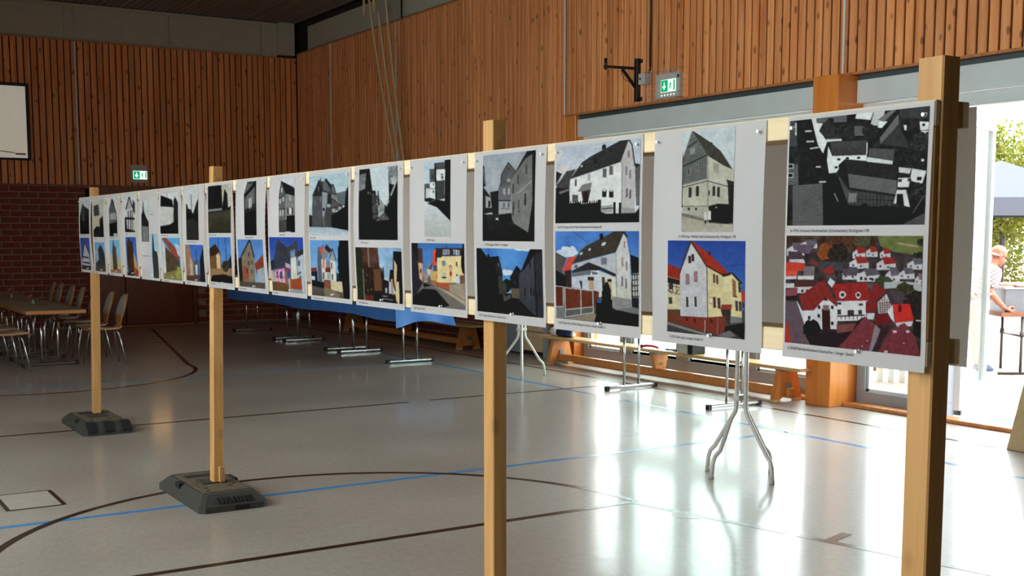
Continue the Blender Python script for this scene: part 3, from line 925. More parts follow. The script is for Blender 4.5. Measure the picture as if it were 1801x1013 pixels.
        a.poly([(246,690),(448,690),(450,790),(246,740)],(168,164,150),8).line([(246,692),(448,688)],6,96)
        a.wins([(305,580),(362,570)],(52,50,48),24,80,(186,182,170),3).wins([(492,570),(528,578)],(50,48,46),22,78,(186,182,170),3).wins([(295,415),(360,385)],(70,70,68),14,50,(160,160,152),3)
        a.poly([(485,345),(528,360),(528,435),(485,420)],(158,154,140)).wins([(455,585)],60,12,34).wins([(296,712),(354,712)],(50,48,44),18,20)
        a.poly([(610,415),(622,418),(620,465),(608,460)],(190,170,140)).poly([(588,480),(652,500),(655,535),(600,520)],(56,50,46)).poly([(600,520),(655,530),(655,690),(610,690)],(44,40,38),10)
        a.poly([(232,740),(450,785),(655,830),(655,912),(230,912)],(150,144,128),16,(176,168,152),5).poly([(240,740),(420,795),(655,840),(500,830),(240,770)],(112,106,96),8)
        a.poly([(450,690),(530,670),(655,680),(655,830),(590,830),(470,820),(455,760)],(34,32,32),14).wins([(428,770),(462,765)],(206,204,196),20,70).wins([(505,760),(525,755),(560,760)],(28,26,28),26,110).wins([(428,738),(462,730),(512,700)],(196,180,160),10,12)
        a.wins([(428,815),(463,812)],40,14,26).line([(240,265),(248,350)],10,40).poly([(232,265),(246,268),(246,700),(232,700)],30)
        b = Pic((128,105),(765,112),(100,840),(715,903),(116,146),(46,86,168)).sky((34,66,148),(74,122,196),4).poly([(90,660),(205,660),(690,680),(760,620),(760,920),(90,920)],(74,66,64),10)
        b.line([(580,325),(760,308)],4,(40,56,110)).poly([(125,300),(235,345),(225,430),(120,400)],(148,40,30),10)
        b.poly([(120,400),(225,430),(220,660),(115,660)],(202,186,150),6).poly([(120,405),(222,432),(220,470),(118,450)],(50,36,34))
        for p,q in (((120,470),(222,490)),((120,510),(220,545)),((140,440),(136,520)),((165,450),(162,530)),((195,455),(192,540)),((125,510),(160,540)),((180,545),(215,500))): b.line([p,q],5,(66,50,50))
        b.wins([(152,480),(143,592)],(60,66,70),20,44,(40,34,34),3).poly([(110,668),(212,680),(205,775),(112,745)],(104,56,40),14)
        b.poly([(315,120),(440,315),(600,375),(560,400),(440,330),(330,170)],(60,44,40)).poly([(320,118),(460,225),(610,378),(555,385),(435,315)],(156,44,32),10).wins([(460,222)],(70,40,40),18,30)
        b.poly([(318,140),(435,330),(425,722),(215,710),(225,380)],(196,192,192),4,(184,180,186)).stripes([(225,390),(430,350),(425,722),(215,710)],(172,166,172),16,2)
        b.line([(218,385),(315,122),(330,145)],11,(66,48,46)).line([(330,140),(436,330)],8,(66,50,48))
        b.wins([(303,270),(328,256)],(56,36,38),16,52,(96,80,80),3).wins([(282,425),(346,405)],(150,110,112),22,78,(110,90,92),3).wins([(273,602),(338,600)],(70,50,50),18,80,(206,200,200),3)
        b.poly([(440,330),(560,400),(630,385),(700,460),(695,720),(605,715),(430,720)],(206,188,140),4,(212,194,142)).poly([(560,395),(635,378),(632,470),(630,520),(560,520)],(216,200,150),3)
        b.line([(436,330),(428,720)],6,(70,60,58)).poly([(600,370),(640,372),(712,455),(700,465),(632,385)],(44,40,42)).poly([(555,385),(620,378),(625,392),(560,408)],(50,36,36))
        b.poly([(632,420),(660,440),(660,560),(632,550)],(140,96,60)).line([(632,555),(665,565)],8,(60,40,40)).wins([(490,418),(514,428)],(96,72,64),18,70).wins([(485,605),(520,612)],(72,56,54),20,80,(150,96,80),2).wins([(658,632),(685,635),(688,490)],(66,56,56),20,76)
        b.poly([(440,560),(475,565),(475,625),(438,620)],(196,170,120)).rects([(446,575,470,605)],(214,206,196))
        b.poly([(540,622),(622,620),(615,660),(530,660)],(148,54,42)).poly([(530,660),(612,660),(600,790),(545,715)],(58,50,48))
        b.poly([(700,520),(748,515),(742,600),(698,600)],(188,48,34),8).wins([(720,625)],(70,56,56),40,40)
        b.poly([(210,712),(425,722),(500,715),(565,712),(560,820),(500,855),(430,835),(205,775)],(122,50,36),10).line([(405,740),(400,835)],6,(170,160,160)).line([(505,725),(498,855)],6,(120,110,112)).wins([(325,745),(265,735),(455,750)],(80,36,30),20,30)
        b.poly([(605,710),(695,722),(690,760),(600,765)],(120,116,118)).poly([(560,790),(720,760),(712,900),(540,880)],(28,26,30),6).poly([(100,745),(400,840),(500,860),(600,820),(715,903),(100,840)],(66,62,66),10)
        b.poly([(115,755),(205,785),(430,850),(415,865),(110,775)],(132,120,112),6).poly([(500,860),(590,820),(640,860),(560,885)],(112,104,104))
        return a.grain(6), b.grain(5)
    if i == 2:
        a = Pic((78,165),(890,85),(78,918),(897,915),(128,118),180).sky((176,182,196),(206,206,210),6)
        a.tree(110,240,30,60,(204,190,184),4).tree(150,380,40,40,(206,192,186),4)
        a.poly([(80,400),(150,430),(100,540),(80,540)],40,10).poly([(100,540),(185,405),(275,385),(220,480),(215,600),(80,640)],64,14).line([(95,530),(150,425)],8,170)
        a.poly([(220,480),(330,320),(400,270),(700,110),(740,95),(770,105),(710,300),(690,320)],50,12).poly([(515,165),(535,150),(552,165),(550,190),(515,205)],24)
        a.line([(400,270),(280,390)],3,70).poly([(318,350),(336,345),(330,368),(318,365)],200).wins([(455,310)],28,26,50)
        a.poly([(220,490),(690,325),(710,330),(705,760),(510,740),(220,720)],(216,214,212),6).poly([(695,310),(760,120),(790,150),(830,370),(835,810),(705,805)],(188,180,182),6,(176,168,168))
        a.line([(762,105),(795,160),(828,360)],12,52).line([(695,320),(712,340),(708,800)],4,110)
        a.wins([(543,425),(604,400)],(96,92,92),30,78,(140,138,136),5).wins([(273,515)],(70,68,68),16,66,(200,200,198),3).wins([(395,465)],(170,168,166),26,70).wins([(270,665)],(90,88,88),44,58,(40,40,40),4)
        a.wins([(543,620),(608,625)],(40,38,38),32,60,(60,58,58),5).wins([(543,588),(608,590)],(190,188,186),32,26)
        a.wins([(748,405),(785,440)],(120,112,116),14,84).wins([(757,615),(790,630)],(84,78,82),16,86).wins([(766,245)],(120,112,116),18,60)
        a.poly([(290,600),(335,535),(425,510),(415,570),(330,600)],(120,116,112),10).poly([(325,600),(415,575),(390,710),(345,710)],(64,58,58)).poly([(345,605),(390,600),(388,705),(348,705)],(40,34,34))
        a.poly([(830,350),(890,345),(897,500),(835,510)],86,14).poly([(835,510),(897,500),(897,740),(850,740)],96,14).poly([(830,340),(845,335),(888,350),(835,380)],46)
        a.poly([(80,560),(215,570),(220,720),(78,760)],30,8).poly([(120,600),(215,570),(215,590),(125,625)],110).poly([(510,740),(620,730),(620,800),(515,810)],(150,150,152)).poly([(705,755),(840,770),(840,815),(705,812)],(150,146,146),8)
        a.poly([(78,700),(220,715),(300,700),(330,720),(500,705),(515,800),(560,815),(840,812),(897,740),(897,918),(78,918)],12,8)
        a.wins([(497,720)],14,30,80).wins([(642,760),(694,765)],16,22,110).line([(515,768),(640,760)],8,20)
        for k in range(12): a.wins([(230+k*22,705)],14,10,30)
        b = Pic((72,88),(825,88),(52,855),(797,925),(128,130),(80,136,206)).sky((56,108,186),(120,164,216),40,24).poly([(40,560),(840,520),(840,940),(40,940)],(84,78,76),14)
        b.tree(200,275,70,50,(196,204,216),16).tree(130,290,50,30,(180,192,210),12).line([(225,92),(360,200)],3,(50,60,90))
        b.poly([(72,275),(175,330),(130,440),(160,480),(170,560),(68,560)],(84,78,74),14).poly([(70,430),(160,480),(165,575),(66,565)],(36,34,36),8)
        b.poly([(190,325),(255,310),(220,400),(200,435),(130,442)],(206,66,44),8).poly([(150,440),(210,430),(205,580),(170,575)],(60,40,40),8)
        b.poly([(215,380),(300,260),(345,225),(600,100),(665,92),(705,140),(700,165),(610,270),(600,280),(330,350)],(62,56,50),10).poly([(463,125),(485,118),(495,130),(492,170),(462,180)],(28,28,34))
        for p in ([(485,200),(520,192),(508,218),(475,228)],[(290,285),(315,278),(308,298),(286,305)],[(365,250),(385,245),(378,265),(362,268)]): b.poly(p,(196,206,214))
        b.poly([(600,285),(675,120),(700,165),(725,320),(730,740),(600,770)],(198,196,200),4,(190,184,172)).line([(668,95),(706,150)],16,(46,44,50)).line([(603,290),(600,770)],5,(120,116,116))
        b.poly([(215,390),(340,350),(600,285),(600,470),(450,420),(360,370),(215,435)],(178,178,186),5).rects([(470,325,522,385)],(110,116,124)).rects([(238,388,268,415)],(90,94,102))
        b.poly([(215,440),(360,365),(455,400),(600,465),(590,490),(455,430),(220,460)],(48,48,52),6).poly([(215,455),(380,430),(380,470),(220,490)],(108,106,112))
        b.poly([(215,490),(375,470),(455,440),(595,490),(600,660),(440,660),(430,610),(210,580)],(190,190,202),4).poly([(460,470),(595,495),(595,690),(460,650)],(206,200,184),3)
        b.rects([(377,430,450,482)],(212,212,220)).rects([(377,418,455,434)],(34,34,40)).rects([(392,450,442,470)],(52,52,66))
        for q in ((404,446,408,474),(420,446,424,474),(434,446,438,474)): b.rects([q],(212,212,220))
        b.rects([(360,500,402,600)],(186,150,112)).rects([(350,490,405,520)],(60,50,46)).rects([(475,490,500,590)],(60,62,68)).rects([(522,515,560,690)],(196,164,122)).rects([(522,508,560,530)],(40,38,42))
        b.poly([(278,525),(302,525),(300,600),(292,600)],(56,56,64)).wins([(680,215)],(160,112,110),14,60).wins([(658,360),(694,395)],(150,120,120),16,76).wins([(652,527),(686,545)],(110,104,110),16,86,(206,204,206),4)
        b.poly([(560,655),(605,660),(725,680),(728,745),(605,770),(560,745)],(136,132,130),8)
        b.poly([(728,300),(812,330),(808,520),(735,500)],(30,28,30),6).poly([(735,460),(810,455),(805,665),(735,665)],(196,192,192))
        for k in range(5): b.line([(735,470+k*47),(808,465+k*47)],9,(34,30,34))
        for k in range(4): b.line([(742+k*21,460),(740+k*21,665)],8,(34,30,34))
        b.poly([(730,665),(805,670),(800,755),(730,740)],(34,40,44),8).poly([(52,730),(140,755),(140,850),(52,850)],(116,114,114),10)
        b.poly([(60,570),(135,575),(130,745),(58,745)],(96,44,32),8).line([(60,568),(136,574),(130,745),(58,745)],8,(176,180,182))
        b.poly([(150,580),(285,595),(285,755),(150,770)],(104,48,34),8).poly([(290,600),(385,605),(385,750),(290,760)],(104,48,34),8).poly([(400,610),(445,615),(440,690),(400,745)],(96,46,34),8)
        b.poly([(150,770),(385,750),(385,800),(150,835)],(90,86,84),14)
        for p,q in (((150,578),(145,840)),((288,595),(284,815)),((392,605),(392,800)),((150,582),(392,608)),((148,770),(390,745)),((148,835),(390,795))): b.line([p,q],8,(176,182,184))
        b.poly([(140,850),(400,800),(440,805),(420,870),(200,875)],(140,122,104),10).poly([(420,800),(560,760),(600,775),(728,745),(800,765),(797,925),(400,870)],(26,24,26),8).poly([(600,770),(730,742),(800,765),(800,810)],(110,106,108),6)
        b.tree(515,640,46,110,(24,26,30),10).poly([(420,690),(560,700),(560,800),(410,810)],(24,24,28),8).poly([(425,680),(465,682),(462,712),(425,710)],(40,70,150))
        return a.grain(6), b.grain(6)
    if i == 3:
        a = Pic((108,165),(600,108),(118,978),(600,975),(84,140),150).sky((148,154,164),(172,174,182),8)
        a.poly([(112,255),(130,280),(146,460),(118,470)],34).line([(122,300),(138,440)],6,120).poly([(118,460),(185,550),(205,620),(210,700),(118,720)],40,10).poly([(145,550),(190,565),(205,660),(150,660)],(150,150,152),8).wins([(180,625)],36,18,60)
        a.poly([(185,515),(260,500),(265,720),(210,720)],38,8).poly([(345,235),(410,320),(375,390),(370,600),(265,600),(260,490),(285,420),(280,350)],(86,86,86),8).line([(262,485),(280,430),(285,350),(345,238),(410,318)],7,40)
        a.poly([(265,460),(375,455),(372,590),(268,590)],(104,104,106),6).line([(262,592),(372,590)],10,50).poly([(268,600),(375,600),(378,715),(268,720)],(150,150,152),6)
        a.wins([(312,508),(352,508)],(150,152,156),26,60,60,3).wins([(350,405)],(150,150,150),30,30).wins([(310,635),(353,632)],(90,90,92),14,44).wins([(348,295)],60,16,20).line([(285,668),(370,668)],6,70)
        a.poly([(370,400),(500,170),(572,112),(600,108),(600,975),(385,790)],(104,102,100),14,(126,122,118),6).poly([(372,395),(520,118),(600,108),(575,150),(500,200),(420,320)],22)
        a.poly([(560,140),(600,110),(600,975),(530,900),(570,600)],24,8).line([(430,530),(565,405)],8,150).wins([(510,300),(435,395),(392,480)],60,12,90).wins([(503,580)],40,14,110).wins([(444,625),(398,640),(394,690)],56,10,80).wins([(445,690)],16,12,14)
        a.poly([(120,720),(270,720),(385,760),(400,800),(530,880),(600,975),(118,978)],(52,50,50),16,(24,24,24),6).poly([(270,720),(380,705),(385,790),(270,780)],24).wins([(250,762)],190,22,18).poly([(118,700),(160,740),(190,900),(118,978)],20,8)
        b = Pic((85,205),(752,207),(78,827),(742,880),(104,98),(70,140,200)).sky((56,120,196),(126,180,222),44,22).poly([(70,640),(760,640),(760,890),(70,890)],(34,32,33),6)
        b.tree(390,440,60,30,(196,206,216),10).tree(540,215,90,22,(200,210,220),10).line([(170,240),(330,208)],2,(60,80,120))
        b.poly([(85,205),(130,207),(195,300),(300,290),(340,455),(330,600),(350,700),(320,840),(78,827)],(20,18,18),5).poly([(200,300),(305,288),(250,390),(230,370)],(34,28,28)).poly([(305,288),(342,455),(300,470),(250,395)],(44,40,42)).wins([(207,288)],24,20,30).wins([(302,370)],(120,130,140),8,30)
        b.tree(375,560,50,70,(34,38,30),14).poly([(330,520),(380,560),(360,680),(335,690)],(60,56,50),16).poly([(300,470),(330,480),(330,650),(300,650)],(64,60,56),20)
        b.poly([(480,378),(525,430),(500,600),(420,590),(412,490)],(36,34,38),6).poly([(420,590),(500,595),(500,690),(425,680)],(92,82,66),10).line([(412,490),(480,378),(525,430)],5,20).wins([(457,540)],70,10,24)
        b.poly([(500,470),(620,208),(752,207),(742,880),(640,840),(500,700)],(70,70,78),8,(58,58,66)).poly([(515,450),(620,208),(752,207),(752,240),(660,270),(560,400)],(22,20,22)).line([(660,270),(665,870)],14,22).poly([(672,260),(752,240),(742,880),(672,860)],(50,48,54),6)
        b.wins([(557,620),(617,620),(642,630),(612,370),(700,640)],(28,26,30),12,70).poly([(330,690),(420,680),(500,700),(640,850),(320,840)],(36,33,34),10).poly([(350,680),(410,650),(415,690),(345,720)],(84,76,72),8)
        return a.grain(5), b.grain(4)
    if i == 4:
        a = Pic((230,150),(523,120),(240,988),(530,988),(48,124),200).sky((172,190,202),(206,210,214),8)
        a.poly([(345,175),(460,165),(460,240),(365,245),(370,570),(530,600),(530,810),(375,655),(270,612),(350,580)],30,8).poly([(350,175),(458,168),(455,232),(365,236)],74,8).poly([(455,125),(523,120),(530,810),(460,700),(460,370)],24,6)
        a.rects([(375,242,460,365)],(214,214,214)).rects([(412,290,445,360)],190).rects([(420,292,440,305),(422,318,438,345)],30).poly([(292,240),(345,235),(345,380),(298,385)],84,10).rects([(316,300,332,350)],46)
        a.poly([(300,390),(355,385),(358,565),(300,575)],(206,210,212),8).line([(300,452),(356,450)],6,60).rects([(330,470,342,500),(332,395,344,420)],50).poly([(240,400),(295,395),(300,450),(260,450),(255,590),(240,590)],90,40).poly([(262,450),(298,455),(298,545),(262,560)],(190,196,202),10)
        a.poly([(365,370),(455,360),(460,560),(370,580)],64,16).poly([(250,560),(300,550),(360,570),(300,600),(250,590)],44,14).poly([(236,600),(270,612),(375,655),(530,810),(530,988),(240,988)],(198,202,206),8,(170,170,168),8)
        a.line([(236,180),(262,370)],2,150)
        b = Pic((98,83),(770,90),(102,838),(765,908),(90,108),(62,116,182)).sky((50,104,172),(104,156,210),6).poly([(90,500),(780,500),(780,920),(90,920)],(96,86,80),8)
        b.poly([(100,85),(182,85),(188,300),(240,620),(250,840),(102,838)],(44,44,52),8).poly([(105,90),(180,90),(185,300),(170,290)],(30,30,34)).poly([(182,160),(235,160),(243,350),(188,330)],(76,54,52),6).poly([(186,330),(236,340),(236,560),(200,520)],(212,150,100),5).rects([(208,405,222,455)],(40,34,36))
        b.poly([(245,430),(300,400),(300,560),(250,570)],(150,130,120),30).poly([(290,410),(330,340),(360,340),(345,470),(300,480)],(188,186,190),10).poly([(300,400),(345,335),(360,345),(345,420)],(110,60,54)).poly([(360,185),(412,175),(412,355),(360,360)],(224,62,34),6).rects([(392,215,410,320)],(60,40,40))
        b.poly([(330,430),(415,430),(420,560),(330,530)],(190,160,90),12).rects([(372,365,412,432)],(96,70,66)).rects([(398,470,412,515)],(196,70,30))
        b.poly([(412,260),(735,250),(745,480),(640,570),(415,570)],(224,198,140),3).poly([(398,155),(735,158),(735,250),(470,250),(468,270),(402,275)],(58,46,46),6).rects([(486,178,520,232),(530,180,562,232),(618,182,652,234),(660,184,692,236)],(110,126,150),(214,216,220),4)
        b.rects([(474,310,516,368)],(112,130,146),(206,206,206),4).rects([(474,460,522,515)],(176,186,180),(60,60,60),2).rects([(474,500,522,515)],(30,30,34)).rects([(648,322,662,375),(648,468,668,495)],(34,32,36)).line([(532,105),(532,150)],7,(30,34,44))
        b.tree(578,395,16,34,(190,70,70),6).tree(578,395,9,22,(200,190,196),4).tree(580,460,16,34,(178,40,48),6).line([(580,490),(582,700)],4,(120,116,112))
        b.poly([(735,110),(770,100),(770,480),(735,460)],(22,28,22),10).tree(735,300,22,150,(30,34,28),10).poly([(415,565),(575,575),(570,660),(420,620)],(170,80,46),12).poly([(625,500),(690,480),(690,580),(625,570)],(200,200,204),8).poly([(690,480),(765,480),(765,570),(690,580)],(110,80,60),40)
        b.poly([(330,530),(415,560),(410,610),(340,600)],(150,96,70),16).poly([(240,570),(330,580),(420,620),(580,680),(765,840),(765,908),(102,838),(200,640)],(112,104,98),8).poly([(560,590),(770,575),(770,790),(560,670)],(154,138,118),8).poly([(380,610),(560,680),(770,800),(765,850),(540,700)],(170,150,122),8)
        b.poly([(240,640),(390,650),(560,840),(480,860),(102,840),(100,760)],(28,26,32),5).poly([(240,570),(350,600),(250,625)],(30,28,34))
        return a.grain(6), b.grain(5)
    if i == 5:
        a = Pic((115,150),(560,100),(118,958),(548,958),(64,120),60).sky((190,198,206),(200,202,204),8)
        a.poly([(112,150),(235,140),(268,400),(300,400),(340,560),(420,560),(450,480),(445,130),(560,100),(548,958),(118,958)],34,14,(24,22,22),6).poly([(445,130),(562,105),(562,240),(500,335),(455,320)],120,60,None,2).poly([(470,250),(530,240),(525,325),(480,330)],170,10)
        a.poly([(118,220),(200,205),(190,380),(118,415)],(110,110,112),60,None,6).line([(545,265),(470,455)],16,170).line([(450,510),(415,575)],14,160).poly([(408,400),(448,395),(445,500),(412,495)],206)
        a.poly([(300,400),(318,480),(330,400),(345,480),(400,560),(395,640),(330,700),(320,560)],(150,152,154),70,None,4).poly([(322,410),(332,395),(345,560),(325,560)],40).poly([(260,420),(320,460),(330,700),(270,720)],(64,62,62),50,None,4)
        a.poly([(290,740),(400,640),(450,720),(300,760)],(84,80,80),50,None,3).line([(205,870),(270,840),(330,720)],18,130).poly([(118,760),(280,740),(460,720),(548,800),(548,958),(118,958)],26,12)
        a.wins([(222,425),(245,430),(315,512),(318,548)],150,8,20)
        b = Pic((100,120),(740,122),(115,862),(775,920),(82,92),(140,170,200)).sky((126,164,202),(186,200,216),34,10).poly([(100,760),(790,760),(790,930),(100,930)],(44,38,38),8)
        b.line([(560,125),(740,160)],4,(70,80,100)).poly([(100,120),(395,125),(425,400),(450,410),(490,560),(500,760),(460,880),(115,862)],(58,42,34),16,(44,38,32),5).poly([(190,125),(395,125),(415,390),(310,410),(200,330)],(84,54,44),30,None,6)
        b.line([(270,130),(285,400)],18,(120,110,100)).poly([(100,120),(190,125),(205,430),(220,860),(115,862)],(44,48,36),12).line([(205,430),(222,860)],10,(130,136,116)).poly([(340,430),(440,410),(470,760),(360,740)],(98,66,44),14)
        b.poly([(465,400),(480,400),(495,560),(465,520)],(34,34,38)).poly([(480,560),(560,590),(560,760),(470,780)],(40,32,34),16).poly([(610,180),(740,182),(760,640),(775,920),(700,915),(610,600),(560,590),(570,430),(610,430)],(26,22,22),6)
        b.poly([(625,290),(670,370),(665,560),(650,700),(630,560)],(206,178,134),5).poly([(665,590),(700,590),(715,915),(680,910),(650,760)],(206,180,136),5).poly([(580,560),(610,550),(635,780),(590,760)],(176,130,100),10).rects([(510,680,535,750)],(170,176,186))
        b.poly([(455,780),(640,800),(700,915),(460,885)],(40,36,38),8).line([(470,830),(630,850)],10,(130,126,126)).line([(470,795),(540,798)],10,(150,148,150)).poly([(230,800),(350,790),(345,875),(225,865)],(96,44,34),12).poly([(360,730),(465,720),(465,880),(355,875)],(18,16,16))
        for p in ((245,580),(268,720),(312,705),(256,510)): b.wins([p],(120,112,96),12,24)
        return a.grain(6), b.grain(6)
    if i == 6:
        a = Pic((585,155),(1120,68),(603,962),(1125,955),(62,100),190).sky((166,186,196),(186,198,206),16,14)
        a.poly([(640,420),(710,210),(770,235),(805,185),(870,260),(905,260),(940,400),(940,560),(880,840),(640,840)],(66,66,66),10).poly([(635,430),(712,208),(770,340),(755,430)],46,8).line([(738,185),(738,220)],10,40)
        a.poly([(770,235),(805,185),(875,290),(845,370),(770,345)],(96,96,100),10).poly([(790,200),(815,188),(878,290),(860,320)],40).poly([(905,262),(940,400),(880,350)],(100,100,104)).line([(905,260),(945,410)],9,30).line([(770,350),(835,385)],8,34)
        a.poly([(757,370),(830,380),(820,520),(790,700),(765,700)],(136,142,152),10).poly([(830,390),(880,400),(880,560),(830,540)],44).poly([(880,400),(945,410),(945,480),(880,450)],(120,120,122))
        a.poly([(640,440),(755,430),(760,830),(640,840)],(78,76,78),8).wins([(672,520),(712,330),(740,470)],(120,122,128),10,70).poly([(880,460),(1020,540),(1050,600),(880,620)],(84,80,78),14).line([(880,455),(1030,545),(880,590)],9,26).rects([(975,560,1012,620),(885,590,935,640),(815,530,870,575)],(150,150,152),40,5)
        a.poly([(945,380),(1095,340),(1090,560),(1030,540),(950,480)],(92,98,102),8).poly([(1080,330),(1120,260),(1125,880),(880,850),(880,680),(1060,560)],24,10).line([(775,690),(790,820)],10,130).rects([(770,585,795,625)],40)
        a.poly([(603,840),(880,840),(1125,880),(1125,955),(603,962)],(150,164,176),14,(176,186,196)).poly([(600,680),(640,690),(640,840),(603,840)],40)
        b = Pic((605,135),(1120,135),(612,885),(1148,930),(64,94),(96,150,206)).sky((90,142,200),(136,176,216),6).poly([(600,690),(1160,690),(1160,940),(600,940)],(90,80,74),8)
        b.poly([(700,400),(715,230),(755,240),(760,700),(710,690)],(84,88,100),8).poly([(720,230),(775,245),(770,310),(740,330)],(190,66,44)).line([(770,210),(768,250)],10,(50,40,44)).poly([(790,250),(815,195),(850,230),(850,260)],(150,60,44))
        b.poly([(755,370),(790,245),(850,290),(830,370)],(130,122,118),8).poly([(790,245),(825,215),(890,270),(850,310)],(56,44,42)).poly([(865,400),(895,255),(940,400)],(150,146,144),6).line([(855,380),(895,250),(945,415)],10,(44,40,44)).line([(750,380),(830,400)],8,(40,36,40))
        b.poly([(752,385),(935,415),(950,680),(880,680),(770,670),(755,540)],(204,196,190),4).poly([(815,400),(865,405),(865,500),(810,500)],(118,124,138)).wins([(780,450)],(190,120,104),26,120).poly([(805,500),(870,500),(870,560),(800,560)],(110,44,34)).wins([(885,475),(897,625)],(70,70,80),16,80).rects([(825,565,875,655)],(150,160,150),(200,196,190),4).rects([(770,560,790,650)],(110,60,50))
        b.poly([(785,660),(875,665),(875,760),(785,780)],(130,74,54),8).poly([(875,690),(1040,680),(1040,830),(875,790)],(206,182,148),5).poly([(605,510),(690,500),(700,620),(615,600)],(120,56,46),8).poly([(615,560),(700,550),(700,720),(612,740)],(40,42,50),8).rects([(625,615,665,665)],(200,200,204))
        b.poly([(950,560),(1010,600),(1030,680),(950,680)],(40,50,48)).poly([(985,135),(1120,135),(1148,930),(1050,900),(1035,760),(1010,560),(980,380)],(20,24,22),12).tree(1010,420,40,260,(22,26,24),10)
        b.poly([(612,740),(785,780),(880,790),(1050,850),(1060,920),(612,885)],(96,84,74),8,(76,68,64)).poly([(790,760),(880,780),(1000,850),(1000,900),(800,890),(780,800)],(120,104,84),10).poly([(700,680),(790,700),(780,780),(612,740)],(30,30,36))
        return a.grain(5), b.grain(5)
    if i == 7:
        a = Pic((165,165),(385,150),(168,925),(385,925),(30,92),198).sky((196,196,202),(190,194,200),4)
        a.poly([(205,215),(360,300),(385,330),(385,430),(260,390)],40,8).poly([(205,215),(260,390),(260,760),(168,760),(170,480)],(96,96,96),10).poly([(260,395),(385,435),(385,700),(262,700)],(120,120,116),10).line([(170,480),(205,215),(262,395)],9,36).line([(178,455),(260,380)],9,40).line([(175,610),(262,585)],10,50)
        a.wins([(208,335),(228,465),(190,490),(318,460)],190,18,60).wins([(192,650),(222,645)],180,16,80).rects([(300,585,335,665)],200).rects([(282,580,298,668),(336,580,352,668)],26).poly([(168,750),(265,740),(265,925),(170,925)],(70,66,64),14).poly([(265,690),(385,680),(385,925),(265,925)],24,8).wins([(285,912)],196,70,22)
        b = Pic((62,95),(512,97),(75,820),(530,868),(58,92),(54,84,170)).sky((40,66,150),(72,110,188),4).poly([(60,560),(540,560),(540,880),(60,880)],(120,104,92),8)
        b.poly([(165,130),(280,250),(320,370),(315,520),(250,500),(115,525),(120,380)],(58,60,72),10).poly([(165,130),(255,280),(320,400),(250,360)],(62,56,52)).poly([(275,250),(410,155),(420,260),(420,400),(325,380)],(66,62,66),8).poly([(320,290),(380,260),(385,360),(325,375)],(112,140,180)).wins([(340,295),(362,285)],(50,60,80),10,36)
        b.poly([(325,380),(400,360),(415,650),(330,660)],(206,200,186),3).poly([(420,360),(512,330),(520,860),(480,850),(470,640),(415,640)],(178,184,198),4).poly([(420,300),(512,250),(512,320),(425,370)],(60,48,46)).wins([(440,450)],(50,46,50),22,70).wins([(420,590),(440,578),(458,572),(455,628)],(56,54,60),14,28)
        b.poly([(70,430),(120,400),(115,520),(72,560)],(44,50,52),8).poly([(72,540),(118,550),(120,700),(78,690)],(170,160,146),8).poly([(120,545),(250,515),(255,715),(122,690)],(206,166,182),4)
        for p,q in (((120,545),(122,690)),((245,515),(255,715)),((122,690),(255,715)),((122,625),(250,632)),((115,535),(255,510)),((160,540),(162,690)),((210,525),(214,700))): b.line([p,q],8,(170,36,54))
        b.rects([(140,555,155,650),(182,560,215,655)],(56,62,120)).poly([(250,505),(320,520),(320,545),(255,540)],(160,44,50)).poly([(275,545),(320,540),(325,640),(280,650)],(62,76,120)).poly([(255,440),(320,470),(318,520),(255,500)],(180,160,170))
        b.poly([(75,690),(255,720),(300,740),(300,845),(75,820)],(104,72,48),12).poly([(315,660),(470,650),(475,800),(320,780)],(152,70,38),8).poly([(325,780),(475,805),(500,860),(320,845)],(140,138,142),6).line([(305,650),(312,840)],18,(170,168,172))
        return a.grain(5), b.grain(5)
    return small_pics(i)

